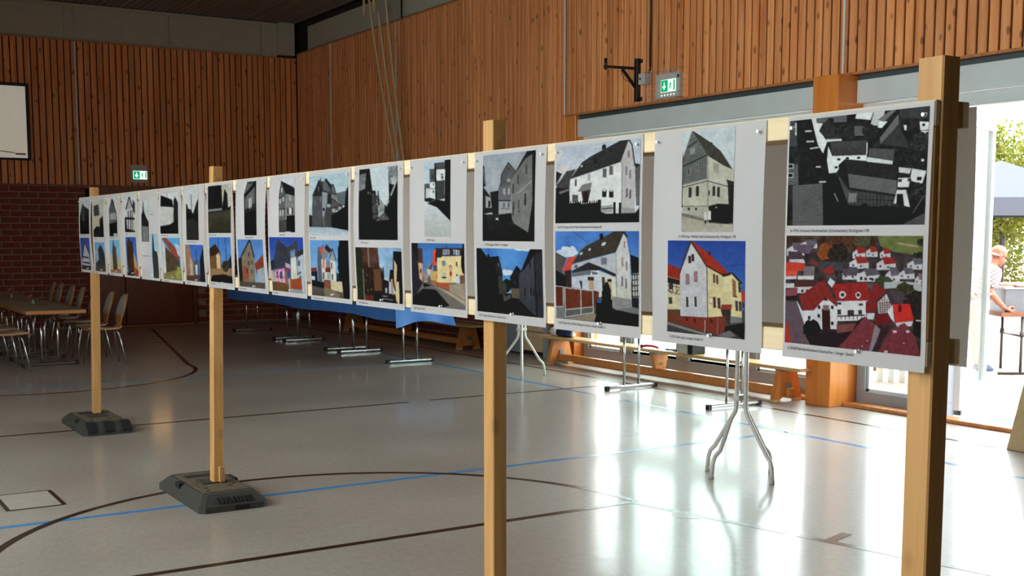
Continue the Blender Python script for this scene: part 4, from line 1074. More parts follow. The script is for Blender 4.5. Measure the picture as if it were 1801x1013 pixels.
def small_pics(i):
    """the far pictures, a few dozen pixels wide in the photograph: 0-100 sketch units"""
    S = ((0,0),(100,0),(0,100),(100,100))
    def old(bg=190, r=(24, 60)): return Pic(*S, res=r).sky(bg, bg + 8, 8) if np.isscalar(bg) else Pic(*S, res=r).sky(bg, bg, 8)
    def new(r=(30, 56), a=(70, 120, 190), b=(120, 168, 214)): return Pic(*S, res=r).sky(a, b, 10, 8)
    if i == 8:
        a = old(196, (24, 84)).poly([(10,20),(30,2),(100,0),(100,100),(0,100),(0,25)],58,16,36).poly([(10,22),(35,5),(85,8),(85,40),(10,52)],96,14).poly([(0,60),(100,50),(100,100),(0,100)],26,10).rects([(38,32,50,50),(52,30,62,48)],170).poly([(8,24),(95,0),(100,8),(12,30)],34)
        b = new((44, 76)).poly([(12,35),(45,2),(62,40),(62,100),(12,96)],(128,112,94),10).line([(12,38),(45,2),(62,38)],4,(44,40,38)).poly([(18,55),(38,58),(38,85),(18,84)],(150,72,50),10).poly([(62,50),(98,30),(98,60),(70,75)],(134,60,44),8).poly([(70,62),(100,55),(100,95),(70,90)],(150,156,168),10).poly([(0,42),(14,38),(16,90),(0,92)],(44,42,42),8).poly([(0,88),(100,86),(100,100),(0,100)],(84,74,66),10).wins([(40,32),(40,50),(52,48),(50,66),(32,66)],(60,54,52),5,8)
        return a.grain(6), b.grain(6)
    if i == 9:
        a = Pic(*S, res=(42, 80)).sky((176,176,160),(190,188,170),8).poly([(0,0),(58,0),(62,45),(70,10),(82,20),(86,48),(100,44),(100,100),(0,100)],36,14,None,4).poly([(0,58),(100,52),(100,100),(0,100)],(70,66,54),14,(52,50,40)).line([(0,52),(60,50)],5,120)
        b = new((40, 78), (60,110,186),(110,160,212)).poly([(0,30),(30,20),(48,35),(52,70),(0,72)],(110,78,52),14).poly([(30,32),(46,38),(48,68),(32,70)],(206,178,116),5).poly([(0,28),(28,16),(46,32),(30,40),(0,44)],(60,44,38)).poly([(80,55),(100,35),(100,80),(80,75)],(40,40,44)).poly([(0,70),(100,66),(100,100),(0,100)],(150,112,78),10).poly([(10,85),(60,80),(100,84),(100,100),(0,100)],(40,34,36),6).line([(40,0),(42,40)],2,(40,50,80)).line([(72,0),(76,60)],3,(50,60,90)).tree(70,62,16,12,(60,56,46))
        return a.grain(6), b.grain(6)
    if i == 10:
        a = old(190, (22, 84)).poly([(0,30),(12,32),(18,40),(40,42),(55,50),(85,28),(100,22),(100,100),(0,100)],44,12,28).line([(42,14),(45,50)],4,60).poly([(0,62),(50,58),(100,70),(100,100),(0,100)],(50,48,48),10)
        b = new((32, 66), (50,96,186),(96,146,214)).poly([(0,0),(22,4),(40,50),(40,88),(0,92)],(150,112,92),10).poly([(22,30),(36,50),(36,90),(24,92)],(190,160,130),8).poly([(100,0),(75,40),(70,100),(100,100)],(40,40,48),8).poly([(42,45),(68,40),(70,82),(42,85)],(90,92,104),14).rects([(50,55,60,80)],(200,204,212)).poly([(0,86),(70,80),(72,100),(0,100)],(84,64,56),8).line([(56,14),(57,45)],3,(44,50,70))
        return a.grain(6), b.grain(6)
    if i == 11:
        a = old(200, (30, 64)).poly([(0,5),(64,18),(72,36),(0,34)],36,8).poly([(0,32),(70,36),(72,86),(0,92)],(188,186,180),8).poly([(72,20),(82,12),(100,30),(100,100),(70,100)],44,10).poly([(0,80),(50,76),(100,62),(100,100),(0,100)],36,12).line([(36,0),(38,12)],2,60)
        b = new((32, 70), (80,160,214),(140,190,220)).poly([(5,4),(20,0),(80,30),(95,50),(60,46)],(150,72,58),8).poly([(5,4),(18,22),(18,86),(5,90)],(206,200,196),6).poly([(18,22),(62,44),(92,52),(92,90),(18,86)],(84,70,54),20).poly([(66,14),(95,20),(96,45),(82,40)],(190,196,206)).poly([(0,86),(100,70),(100,100),(0,100)],(130,120,70),40).tree(85,80,16,14,(150,150,70),30)
        return a.grain(6), b.grain(6)
    if i == 12:
        a = old(196, (16, 66)).poly([(18,30),(28,2),(38,28),(60,40),(100,55),(100,100),(0,100),(0,38)],44,12).poly([(10,62),(90,64),(92,100),(14,100)],120,16).poly([(24,8),(32,8),(34,40),(22,40)],30)
        b = Pic(*S, res=(18, 72)).sky((150,190,214),(180,200,214),8).poly([(28,8),(42,6),(50,38),(80,40),(96,52),(96,100),(30,100),(20,50)],(60,62,58),12).line([(36,0),(38,40)],8,(44,44,50))
        return a.grain(6), b.grain(6)
    if i == 13:
        a = old(206, (24, 60)).poly([(40,0),(10,36),(70,34)],150).line([(12,36),(42,0),(72,34)],6,36).poly([(14,36),(72,32),(92,50),(90,96),(14,90)],(190,188,186),10).line([(30,40),(30,90)],6,40).line([(52,38),(52,92)],6,40).line([(70,40),(70,96)],6,40).line([(14,60),(90,62)],6,40).poly([(70,10),(92,20),(95,50),(72,40)],60,10).poly([(0,60),(14,55),(20,100),(0,100)],36).poly([(14,88),(92,94),(100,100),(0,100)],50,20)
        b = new((24, 66), (44,92,180),(80,140,206)).poly([(10,20),(30,0),(38,12),(60,14),(66,50),(70,95),(15,98),(10,60)],(70,52,42),16).poly([(62,40),(80,50),(98,80),(98,98),(66,92)],(196,150,96),12).poly([(70,75),(98,86),(98,98),(70,98)],(170,52,34),8).poly([(0,90),(60,92),(60,100),(0,100)],(60,50,44),10)
        return a.grain(6), b.grain(6)
    if i == 14:
        a = old(200, (18, 64)).poly([(10,30),(40,2),(60,8),(85,40),(95,55),(95,100),(10,100)],92,12).line([(12,32),(42,2),(88,42)],6,40).poly([(20,40),(80,38),(80,55),(20,55)],160,10).poly([(10,66),(100,60),(100,96),(10,100)],36,12).rects([(50,90,90,97)],190)
        b = new((24, 56), (110,176,214),(150,196,220)).poly([(34,0),(46,20),(60,24),(66,90),(20,92),(22,40)],(84,72,64),16).poly([(0,45),(24,40),(26,92),(0,95)],(196,176,160),10).poly([(66,48),(90,60),(98,90),(66,92)],(206,170,110),10).poly([(0,90),(100,86),(100,100),(0,100)],(150,100,70),10)
        return a.grain(6), b.grain(6)
    if i == 15:
        a = Pic(*S, res=(24, 60)).sky((190,186,170),(176,172,160),8).poly([(10,18),(52,14),(60,42),(12,44)],70,10).poly([(12,44),(58,42),(60,75),(14,78)],(186,176,154),8).poly([(60,52),(90,44),(98,80),(98,100),(0,100),(0,82),(30,70),(58,72)],40,14)
        b = new((24, 50), (90,160,214),(130,180,214)).poly([(20,30),(60,8),(95,40),(100,95),(5,95),(8,50)],(56,60,64),20).poly([(5,30),(30,4),(36,60),(10,70)],(150,170,190),20).poly([(0,80),(100,76),(100,100),(0,100)],(84,72,58),10)
        return a.grain(6), b.grain(6)
    a = old(190, (22, 58)).poly([(5,45),(30,10),(48,20),(98,30),(98,100),(0,100),(0,55)],52,10,34).poly([(30,10),(48,22),(50,60),(20,60)],70,8)
    b = new((22, 54), (54,72,150),(84,100,170)).poly([(10,70),(40,16),(54,20),(85,48),(88,92),(10,92)],(176,176,180),16).line([(12,68),(42,16),(88,50)],6,(60,56,60)).line([(18,60),(80,62)],5,(70,60,60)).line([(14,76),(86,78)],5,(70,60,60)).poly([(0,84),(100,86),(100,100),(0,100)],(70,60,56),14)
    return a.grain(6), b.grain(6)
# ------------------------------------------------------------------ the long display frame
M['pin'] = plain('clear_push_pin', (225, 228, 232), 0.15, var=0.02)
XP = 2.273           # plane of the front posters
frame = thing('display_frame', (2.32, 6.0, 0.0), 'long pine frame of four posts and battens carrying the row of house posters', 'display frame')
def post(cx, cy, bx, by, ztop, w=0.062, d=0.072, zb=0.1045):
    """square post, top centre (cx,cy), foot (bx,by)"""
    m = MB()
    vs = []
    c = 0.004
    prof = [(-w/2+c,-d/2),(w/2-c,-d/2),(w/2,-d/2+c),(w/2,d/2-c),(w/2-c,d/2),(-w/2+c,d/2),(-w/2,d/2-c),(-w/2,-d/2+c)]
    for z, x0, y0 in ((zb, bx, by), (ztop, cx, cy)):
        vs += [(x0 + a, y0 + b, z) for a, b in prof]
    m.add(vs, [tuple(range(8))[::-1], tuple(range(8, 16))] + [(k, (k + 1) % 8, 8 + (k + 1) % 8, 8 + k) for k in range(8)])
    return m.build('post', 'pine', frame, org=(bx, by, 0))
POSTS = [(2.325, 1.845, 2.325, 1.845, 2.005, 0.062, 0.072, 0.0), (2.33, 3.842, 2.33, 3.842, 2.02, 0.062, 0.072, 0.0), (2.357, 7.19, 2.237, 6.96, 2.01), (2.340, 10.33, 2.265, 10.20, 1.985)]
for p in POSTS: post(*p)
# lath screwed along the foot of the third post, and a second one beside the second post

MB().bbox((2.236, 6.896, 0.1045), (2.268, 6.922, 0.2), 0.003).build('foot_block', 'pine', frame)
cuts = [1.81, 3.86, 7.16, 10.60]
for a, b in zip(cuts[:-1], cuts[1:]):
    for z0, z1 in ((1.845, 1.905), (1.290, 1.350)):
        MB().bbox((2.276, a + 0.002, z0), (2.293, b - 0.002, z1), 0.002).build('front_batten', 'batten', frame)
        MB().bbox((2.376, a + 0.002, z0), (2.396, b - 0.002, z1), 0.002).build('rear_batten', 'batten', frame)
MB().bbox((2.276, 1.812, 1.351), (2.293, 1.87, 1.844), 0.002).build('end_lath', 'pine', frame)
MB().bbox((2.357, 1.814, 1.845), (2.3755, 1.90, 1.905), 0.001).build('packing_block', 'pine', frame)

EDGES = [(2.271,1.813),(2.821,2.350),(3.355,2.876),(3.893,3.404),(4.425,3.949),(4.971,4.482),(5.504,5.014),(6.042,5.555),(6.582,6.092),
         (7.119,6.641),(7.608,7.152),(8.143,7.645),(8.652,8.171),(9.135,8.699),(9.610,9.186),(10.111,9.647),(10.593,10.131)]
RECTS = [(2.264,1.825,1.891,1.621, 2.264,1.827,1.595,1.314),(2.691,2.470,1.893,1.605, 2.750,2.417,1.580,1.309),(3.342,2.888,1.889,1.635, 3.342,2.888,1.608,1.313),
(3.830,3.472,1.888,1.573, 3.874,3.420,1.546,1.308),(4.297,4.079,1.888,1.588, 4.410,3.964,1.562,1.306),(4.919,4.536,1.886,1.573, 4.955,4.500,1.539,1.302),
(5.494,5.039,1.880,1.593, 5.490,5.042,1.569,1.298),(5.910,5.695,1.885,1.607, 6.031,5.580,1.582,1.300),(6.450,6.250,1.886,1.591, 6.558,6.146,1.568,1.302),
(7.087,6.662,1.884,1.604, 7.080,6.678,1.579,1.312),(7.535,7.280,1.888,1.560, 7.570,7.185,1.531,1.302),(8.100,7.706,1.868,1.600, 8.089,7.677,1.573,1.295),
(8.592,8.423,1.840,1.543, 8.390,8.207,1.598,1.293),(9.063,8.750,1.870,1.611, 9.061,8.740,1.575,1.290),(9.560,9.296,1.868,1.579, 9.560,9.240,1.551,1.300),
(10.084,9.729,1.873,1.573, 10.068,9.728,1.530,1.297),(10.563,10.218,1.879,1.597, 10.573,10.235,1.566,1.298)]
CAPS = [('6-1976 Scheune Schuhmacher (Schulmeiters), Kirchgasse 148', 0.262, '6-2018 Mehrfamilienhaus Schumacher, Usinger Straße', 0.225),
        ('5-1930 Fam. Wilhelm Ruß (Schwarzersch), Kirchgasse 140', 0.246, '5-2015 Fam. Jack, Usinger Straße 13', 0.150),
        ('4-1917 Metzgerei Karl Müller (Kleinmetzel), Kirchgasse 86', 0.245, '4-2017 ehem. Fam. Müller (Metzgerei Huber), Usinger Straße 14', 0.27),
        ('3-1938 Saggasse, Blick zur Kirchgasse', 0.165, '3-2017 Usinger Straße, Blick zur Usinger Straße', 0.195),
        ('2-1938 Kirchgasse', 0.075, '2-2017 Usinger Straße', 0.10), ('1-1938 Kirchgasse', 0.075, '1-2017 Usinger Straße', 0.10)]
WHAT = ['poster of aerial village views, black and white above colour, nearest of the row',
        'poster of a tall gabled house, sepia above, cream with red roof below',
        'poster of a white farmhouse, behind a dark fence above, with shop sign below',
        'poster of a narrow lane with curved gable, grey above, blue sky below',
        'poster of an empty sunlit street above and a yellow house with round signs below',
        'poster of a dark narrow lane above and a brown street with church spire below',
        'poster of a turreted villa, black and white above, beside a dark conifer below',
        'poster of a narrow gabled house above and a red timbered house with gate below',
        'poster of a very narrow gable wall above and a beige gabled house below',
        'poster of dark trees over a yard above and a sunny brown square below',
        'poster of dark spired rooftops above and a pink lane under blue sky below',
        'poster of a white barn with dark roof above, red roof and turquoise sky below',
        'mostly blank poster with two thin church tower pictures set diagonally',
        'poster of a black timbered gable above and a brown tower below',
        'poster of a small pale gable above and cream walls below, third from far end',
        'poster of a sepia hipped roof house above, second from the far end',
        'poster of a dark steep gable above and white gable below, furthest of the row']
ZT, ZBOT = 1.902, 1.276

def bulge(i, y, z):
    yl, yr = EDGES[i]
    u = (yl - y) / (yl - yr); v = (ZT - z) / (ZT - ZBOT)
    r = random.Random(i * 31 + 5)
    A = (0.004, 0.006, 0.005, 0.007, 0.006, 0.009, 0.008)[i] if i < 7 else 0.008 + 0.008 * r.random()
    s = r.choice((-1, 1)) * 0.5
    vv = min(max(v, 0), 1)
    return A * math.sin(math.pi * min(1, vv * 1.06)) * ((2 * u - 1) ** 2 * 0.8 + 0.2 + s * (u - 0.5)) + 0.004 * max(0, vv - 0.9) * 10 * 0.6

_TXT = {}
def text_geo(s):
    if s not in _TXT:
        cu = bpy.data.curves.new('caption', 'FONT'); cu.body = s; cu.resolution_u = 2
        ob = bpy.data.objects.new('caption', cu); COL.objects.link(ob)
        dg = bpy.context.evaluated_depsgraph_get()
        me = bpy.data.meshes.new_from_object(ob.evaluated_get(dg))
        vs = [v.co[:2] for v in me.vertices]; fs = [tuple(p.vertices) for p in me.polygons]
        bpy.data.objects.remove(ob); bpy.data.curves.remove(cu); bpy.data.meshes.remove(me)
        _TXT[s] = (vs, fs)
    return _TXT[s]

def poster(i):
    yl, yr = EDGES[i]; yc = (yl + yr) / 2
    t = thing('poster', (XP, yc, ZT), WHAT[i], 'poster', 'front posters on the display frame')
    MB().grid(14, 20, lambda u, v: (XP - bulge(i, yl + (yr - yl) * u, ZT + (ZBOT - ZT) * v), yl + (yr - yl) * u, ZT + (ZBOT - ZT) * v)).build('sheet', 'paper', t, fixn=False)
    pp = pics(i)
    for k, nm in ((0, 'old_photograph'), (1, 'recent_photograph')):
        Yl, Yr, zt, zb = RECTS[i][4 * k:4 * k + 4]
        P = pp[k]; w, h = P.w // 2, P.h // 2
        ys = Yl + (Yr - Yl) * np.linspace(0, 1, w); zs = zt + (zb - zt) * np.linspace(0, 1, h)
        vs = [(XP - 0.0009 - bulge(i, yy, zz), yy, zz) for zz in zs for yy in ys]
        idx = np.arange(w * h).reshape(h, w)
        fs = np.stack([idx[:-1, :-1], idx[1:, :-1], idx[1:, 1:], idx[:-1, 1:]], -1).reshape(-1, 4)
        me = bpy.data.meshes.new(nm)
        org = ORG[t.name]
        me.from_pydata([(a - org.x, b - org.y, c - org.z) for a, b, c in vs], [], fs.tolist())
        me.polygons.foreach_set('use_smooth', [True] * len(me.polygons))
        at = me.attributes.new('print', 'FLOAT_COLOR', 'POINT')
        col = np.ones((w * h, 4)); col[:, :3] = P.linear().reshape(-1, 3)
        at.data.foreach_set('color', col.ravel().astype(np.float32))
        me.materials.append(M['print'])
        o = bpy.data.objects.new(nm, me); COL.objects.link(o); o.parent = t
        o['label'] = 'black and white house photograph' if k == 0 else 'colour house photograph'
        # caption below
        if i < 6:
            s, wd = CAPS[i][2 * k:2 * k + 2]
            tv, tf = text_geo(s)
            sc = wd / max(p[0] for p in tv)
            y0 = Yl - (0.012 if i != 1 or k else -0.012); z0 = zb - 0.017
            MB().add([(XP - 0.0009 - bulge(i, y0 - a * sc, z0 + b * sc * 1.15), y0 - a * sc, z0 + b * sc * 1.15) for a, b in tv], tf).build('caption', 'ink', t, fixn=False)
        else:
            m = MB(); y0 = Yl - 0.01; z0 = zb - 0.016
            if i == 12: y0 = 8.40 if k == 0 else 8.60; z0 = 1.73 if k == 0 else 1.44
            r = random.Random(i * 3 + k)
            for q in range(r.randint(2, 4)):
                l = r.uniform(0.02, 0.045)
                y1 = y0 - l
                m.add([(XP - 0.0009 - bulge(i, a, b), a, b) for a, b in ((y0, z0), (y1, z0), (y1, z0 + 0.006), (y0, z0 + 0.006))], [(0, 1, 2, 3)])
                y0 = y1 - 0.006
            m.build('caption', 'ink_grey', t, fixn=False)
    if i == 2:
        tv, tf = text_geo('Huber')
        sc = 0.030 / max(p[0] for p in tv)
        MB().add([(XP - 0.0018 - bulge(i, 3.146 - a * sc, 1.4735 + b * sc), 3.146 - a * sc, 1.4735 + b * sc) for a, b in tv], tf).build('sign_lettering', 'ink', t, fixn=False)
    for (py, pz) in ((yl - 0.022, ZT - 0.03), (yr + 0.022, ZT - 0.03), (yc - 0.03, ZBOT + 0.035)):
        x = XP - bulge(i, py, pz)
        MB().tube([(x + 0.0005, py, pz), (x - 0.002, py, pz), (x - 0.004, py, pz), (x - 0.009, py, pz), (x - 0.010, py, pz), (x - 0.0125, py, pz)], 0.004, 8,
                  radii=[0.0055, 0.0055, 0.003, 0.0028, 0.005, 0.0048]).build('push_pin', 'pin', t)
for i in range(17): poster(i)

# posters on the far side of the frame: only their pale backs show through the gaps
XR = 2.400
ORD = ['', 'first', 'second', 'third', 'fourth', 'fifth', 'sixth', 'seventh', 'eighth', 'ninth', 'tenth', 'eleventh', 'twelfth', 'thirteenth', 'fourteenth', 'fifteenth', 'sixteenth']
for k in range(17):
    yc = 2.03 + 0.5225 * k
    t = thing('rear_poster', (XR, yc, ZT),
              'rear poster whose edge shows past the nearest post' if k == 0 else
              'pale back of a rear poster, seen in the %s gap from the nearest post' % ORD[k], 'poster', 'rear posters on the display frame')
    MB().grid(6, 10, lambda u, v: (XR + 0.006 * math.sin(math.pi * v), yc + 0.235 - 0.47 * u, ZT - 0.008 - 0.61 * v)).build('sheet', 'paper_rear', t, fixn=False)
    MB().tube([(XR - 0.001, yc + 0.2, ZT - 0.03), (XR + 0.012, yc + 0.2, ZT - 0.03)], 0.004, 6).build('push_pin', 'pin', t)

# ---- rubber foot plates
def foot_plate(cx, cy, label, variant):
    t = thing('foot_plate', (cx, cy, 0), label, 'foot plate', 'rubber foot plates under the posts')
    W, Lh, H = 0.205, 0.435, 0.092
    def ring(w, l, z, r=0.03):
        return [(-w+r,-l),(w-r,-l),(w,-l+r),(w,l-r),(w-r,l),(-w+r,l),(-w,l-r),(-w,-l+r)], z
    m = MB(); rings = [ring(W, Lh, 0.0), ring(W, Lh, 0.036), ring(W - 0.045, Lh - 0.075, H - 0.006, 0.02), ring(W - 0.052, Lh - 0.085, H, 0.02)]
    vs = [(cx + a, cy + b, z) for ps, z in rings for a, b in ps]
    fs = [tuple(range(8))[::-1], tuple(range(24, 32))]
    for q in range(3):
        for k in range(8):
            fs.append((q * 8 + k, q * 8 + (k + 1) % 8, (q + 1) * 8 + (k + 1) % 8, (q + 1) * 8 + k))
    m.add(vs, fs)
    m.build('body', 'rubber', t)
    z = H
    MB().bbox((cx - 0.14, cy - 0.30, z - 0.002), (cx + 0.14, cy + 0.30, z + 0.004), 0.002).build('top_plate', 'rubber_dust', t)
    MB().bbox((cx - 0.075, cy - 0.075, z), (cx + 0.075, cy + 0.075, z + 0.012), 0.003).build('post_socket', 'rubber', t)
    for a, b in ((-0.09, -0.18), (0.06, -0.18), (-0.1, -0.26), (0.1, -0.12)):
        MB().disc((cx + a, cy + b), 0.014, z + 0.003, z + 0.0055, 12).build('plug_hole', 'rubber_dark', t)
    MB().bbox((cx - 0.10, cy + 0.16, z + 0.001), (cx + 0.10, cy + 0.24, z + 0.0065), 0.002).build('handle_slot', 'rubber_dark', t)
    if variant == 0:
        # near end: raised dark blocks stand in for the shade of three recesses
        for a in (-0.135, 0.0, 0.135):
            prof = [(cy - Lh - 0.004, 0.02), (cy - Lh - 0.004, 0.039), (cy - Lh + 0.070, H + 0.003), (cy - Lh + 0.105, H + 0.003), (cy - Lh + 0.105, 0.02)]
            MB().prism(prof, 0, cx + a - 0.036, cx + a + 0.036).build('recess_shade', 'rubber_dark', t)
        for sgn in (-1, 1):
            pts = [(cx + sgn * (W + 0.001), cy - 0.10, 0.02), (cx + sgn * (W + 0.001), cy + 0.02, 0.02), (cx + sgn * (W - 0.044), cy + 0.02, H - 0.008), (cx + sgn * (W - 0.044), cy - 0.10, H - 0.008)]
            off = Vector((sgn * 0.004, 0, 0.003))
            MB().add([Vector(p) + off for p in pts] + [Vector(p) - off * 5 for p in pts], [(0,1,2,3),(4,7,6,5),(0,4,5,1),(1,5,6,2),(2,6,7,3),(3,7,4,0)]).build('recess_shade', 'rubber_dark', t)
        for a in (-0.135, 0.0, 0.135):
            MB().bbox((cx + a - 0.03, cy - 0.335, z + 0.001), (cx + a + 0.03, cy - 0.29, z + 0.006), 0.002).build('recess_shade', 'rubber_dark', t)
    else:
        # raised row of letters-like ribs and a grip notch on the near end
        for k in range(10):
            a = -0.085 + k * 0.022
            p0 = Vector((cx + a, cy - Lh + 0.012, 0.046)); p1 = Vector((cx + a + (0.004 if k % 3 else -0.004), cy - Lh + 0.055, 0.072))
            MB().quadbar(p0 + Vector((0, -0.002, 0.002)), p1 + Vector((0, -0.002, 0.002)), 0.011, 0.005, (0, -0.5, 0.8)).build('embossed_rib', 'rubber_dark', t)
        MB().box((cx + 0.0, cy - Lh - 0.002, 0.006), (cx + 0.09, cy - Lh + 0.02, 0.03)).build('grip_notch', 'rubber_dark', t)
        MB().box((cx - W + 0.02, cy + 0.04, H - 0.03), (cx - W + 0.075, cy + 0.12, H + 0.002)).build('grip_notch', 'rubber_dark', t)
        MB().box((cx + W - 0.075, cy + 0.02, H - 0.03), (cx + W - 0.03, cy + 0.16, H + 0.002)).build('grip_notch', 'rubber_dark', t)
    return t
foot_plate(2.24, 10.06, 'dark rubber foot plate with deep recesses under the furthest post', 0)
foot_plate(2.215, 7.0, 'worn dusty rubber foot plate with raised lettering under the third post', 1)
# ------------------------------------------------------------------ gym bench along the glass front
M['bracketblue'] = plain('blue_grey_bracket', (120, 150, 168), 0.4, 0.4, var=0.05)
def bench(y0, y1, label):
    xc = 8.20
    t = thing('gym_bench', (xc, (y0 + y1) / 2, 0), label, 'bench', 'long wooden gym benches by the right wall')
    MB().bbox((xc - 0.13, y0, 0.315), (xc + 0.13, y1, 0.348), 0.006).build('seat_board', 'benchwood', t)
    MB().bbox((xc - 0.035, y0 + 0.22, 0.055), (xc + 0.035, y1 - 0.22, 0.135), 0.006).build('lower_beam', 'benchfoot', t)
    for k, yy in enumerate((y0 + 0.30, y1 - 0.30)):
        poly = [(xc - 0.18, 0.03), (xc - 0.10, 0.03), (xc - 0.07, 0.05), (xc + 0.07, 0.05), (xc + 0.10, 0.03), (xc + 0.18, 0.03), (xc + 0.11, 0.305), (xc - 0.11, 0.305)]
        f = MB().prism(poly, 1, yy - 0.03, yy + 0.03).build('end_foot', 'benchfoot', t)
        for s in (-1, 1):
            MB().bbox((xc + s * 0.14 - 0.04, yy - 0.032, 0.0), (xc + s * 0.14 + 0.04, yy + 0.032, 0.03), 0.004).build('foot_pad', 'benchwood', f)
        MB().box((xc - 0.10, yy - 0.05, 0.298), (xc + 0.10, yy + 0.05, 0.3149)).build('seat_bracket', 'bracketblue', f)
        MB().box((xc - 0.03, yy - 0.045, 0.06), (xc + 0.03, yy - 0.0305, 0.18)).build('hook_plate', 'bracketblue', f)
    ym = (y0 + y1) / 2
    f = MB().prism([(xc - 0.07, 0.136), (xc + 0.07, 0.136), (xc + 0.11, 0.305), (xc - 0.11, 0.305)], 1, ym - 0.03, ym + 0.03).build('middle_support', 'benchfoot', t)
    MB().tube([(xc, ym - 0.045, 0.19), (xc, ym - 0.03, 0.19)], 0.012, 10).build('bolt', 'chrome', f)
    MB().box((xc - 0.10, ym - 0.05, 0.298), (xc + 0.10, ym + 0.05, 0.3149)).build('seat_bracket', 'bracketblue', f)

bench(7.84, 12.28, 'long wooden gym bench in front of the glass doors with small things on it')
bench(13.95, 18.35, 'shaded wooden gym bench by the brick wall behind the blue covered tables')

# things lying on the near bench
t = thing('bag', (8.17, 11.9, 0.348), 'rolled dark blue bag with a white end on the far end of the bench', 'bag')
zc = 0.402
MB().tube([(8.17, 12.10, zc), (8.17, 12.09, zc), (8.17, 11.95, zc)], 0.05, 16, radii=[0.042, 0.052, 0.0525]).build('white_end', 'whitepaint', t)
MB().tube([(8.17, 11.949, zc), (8.17, 11.82, zc - 0.002), (8.17, 11.70, zc - 0.008), (8.17, 11.66, zc - 0.012)], 0.05, 16, radii=[0.0525, 0.053, 0.045, 0.036]).build('body', 'black', t)
MB().tube([(8.17, 11.659, zc - 0.012), (8.17, 11.63, zc - 0.014)], 0.03, 12, radii=[0.034, 0.022]).build('tip', 'whitepaint', t)

m = plain('navy_fabric', (36, 58, 96), 0.45, var=0.3, scale=14)
bpy.data.objects[[c.name for c in t.children if c.name.startswith('body')][0]].data.materials[0] = m
t = thing('tape_dispenser', (8.14, 10.15, 0.348), 'small red hand tape dispenser lying on the bench', 'tape dispenser')
red = plain('red_plastic', (205, 40, 62), 0.35, var=0.05)
MB().tube([(8.12, 10.26, 0.362), (8.13, 10.20, 0.374), (8.14, 10.12, 0.378), (8.15, 10.04, 0.370), (8.15, 10.02, 0.362)], 0.013, 8).build('handle', red, t)
MB().tube([(8.10, 10.28, 0.366), (8.145, 10.28, 0.366)], 0.018, 12).build('roller', 'black', t)
t = thing('cable', (8.15, 9.72, 0.348), 'tangle of black cable on the bench beside the black box', 'cable')
pts = []
for k in range(40):
    a = k * 0.55
    pts.append((8.15 + 0.055 * math.cos(a) * (0.6 + 0.4 * math.sin(k)), 9.74 + 0.11 * math.sin(a * 0.9) , 0.354 + 0.012 * abs(math.sin(a * 0.7))))
MB().tube(pts, 0.0055, 6).build('loop', 'blackplastic', t)
t = thing('equipment_box', (8.16, 9.45, 0.348), 'black and white equipment box standing on the bench', 'box')
MB().bbox((8.07, 9.36, 0.348), (8.25, 9.44, 0.485), 0.006).build('front', 'blackplastic', t)
MB().bbox((8.075, 9.441, 0.348), (8.245, 9.62, 0.47), 0.01).build('case', 'whitepaint', t)

# ------------------------------------------------------------------ T-foot folding tables
def tfoot_table(x0, x1, y0, y1, z, label, group, wood_edge=True, feet=None, name='folding_table'):
    xc = (x0 + x1) / 2
    t = thing(name, (xc, (y0 + y1) / 2, 0), label, 'table', group)
    MB().bbox((x0, y0, z - 0.044), (x1, y1, z - 0.0015), 0.003).build('table_edge', 'tablewood' if wood_edge else 'greyplastic', t)
    MB().box((x0 + 0.004, y0 + 0.004, z - 0.0014), (x1 - 0.004, y1 - 0.004, z)).build('table_top', 'tabletop', t)
    MB().box((x0 + 0.06, y0 + 0.12, z - 0.085), (x0 + 0.085, y1 - 0.12, z - 0.0445)).build('apron', 'steel_dark', t)
    MB().box((x1 - 0.085, y0 + 0.12, z - 0.085), (x1 - 0.06, y1 - 0.12, z - 0.0445)).build('apron', 'steel_dark', t)
    for yy in feet:
        lg = MB()
        for s in (-0.095, 0.095):
            lg.tube([(xc + s, yy, 0.045), (xc + s, yy, z - 0.0445)], 0.014, 10)
        l = lg.build('leg', 'chrome', t)
        MB().bbox((xc - 0.30, yy - 0.02, 0.012), (xc + 0.30, yy + 0.02, 0.045), 0.008).build('foot_bar', 'chrome', l)
        for s in (-1, 1):
            MB().bbox((xc + s * 0.31 - 0.025, yy - 0.022, 0.0), (xc + s * 0.31 + 0.025, yy + 0.022, 0.047), 0.006).build('foot_cap', 'blackplastic', l)
    return t
tfoot_table(7.16, 7.86, 7.80, 9.97, 0.72, 'folding table with two chrome T feet standing in front of the bench', 'chrome T-foot tables by the right wall', False, (8.11, 9.66))
bl = ['near', 'middle', 'far']
for k, (a, b, f) in enumerate(((12.80, 14.80, (13.12, 14.60)), (14.82, 16.82, (15.05, 16.60)), (16.84, 19.0, (17.02, 18.82)))):
    tfoot_table(6.40, 7.04, a, b, 0.70, '%s one of three chrome-legged tables under the long blue cover' % bl[k], 'tables under the blue cover', False, f)
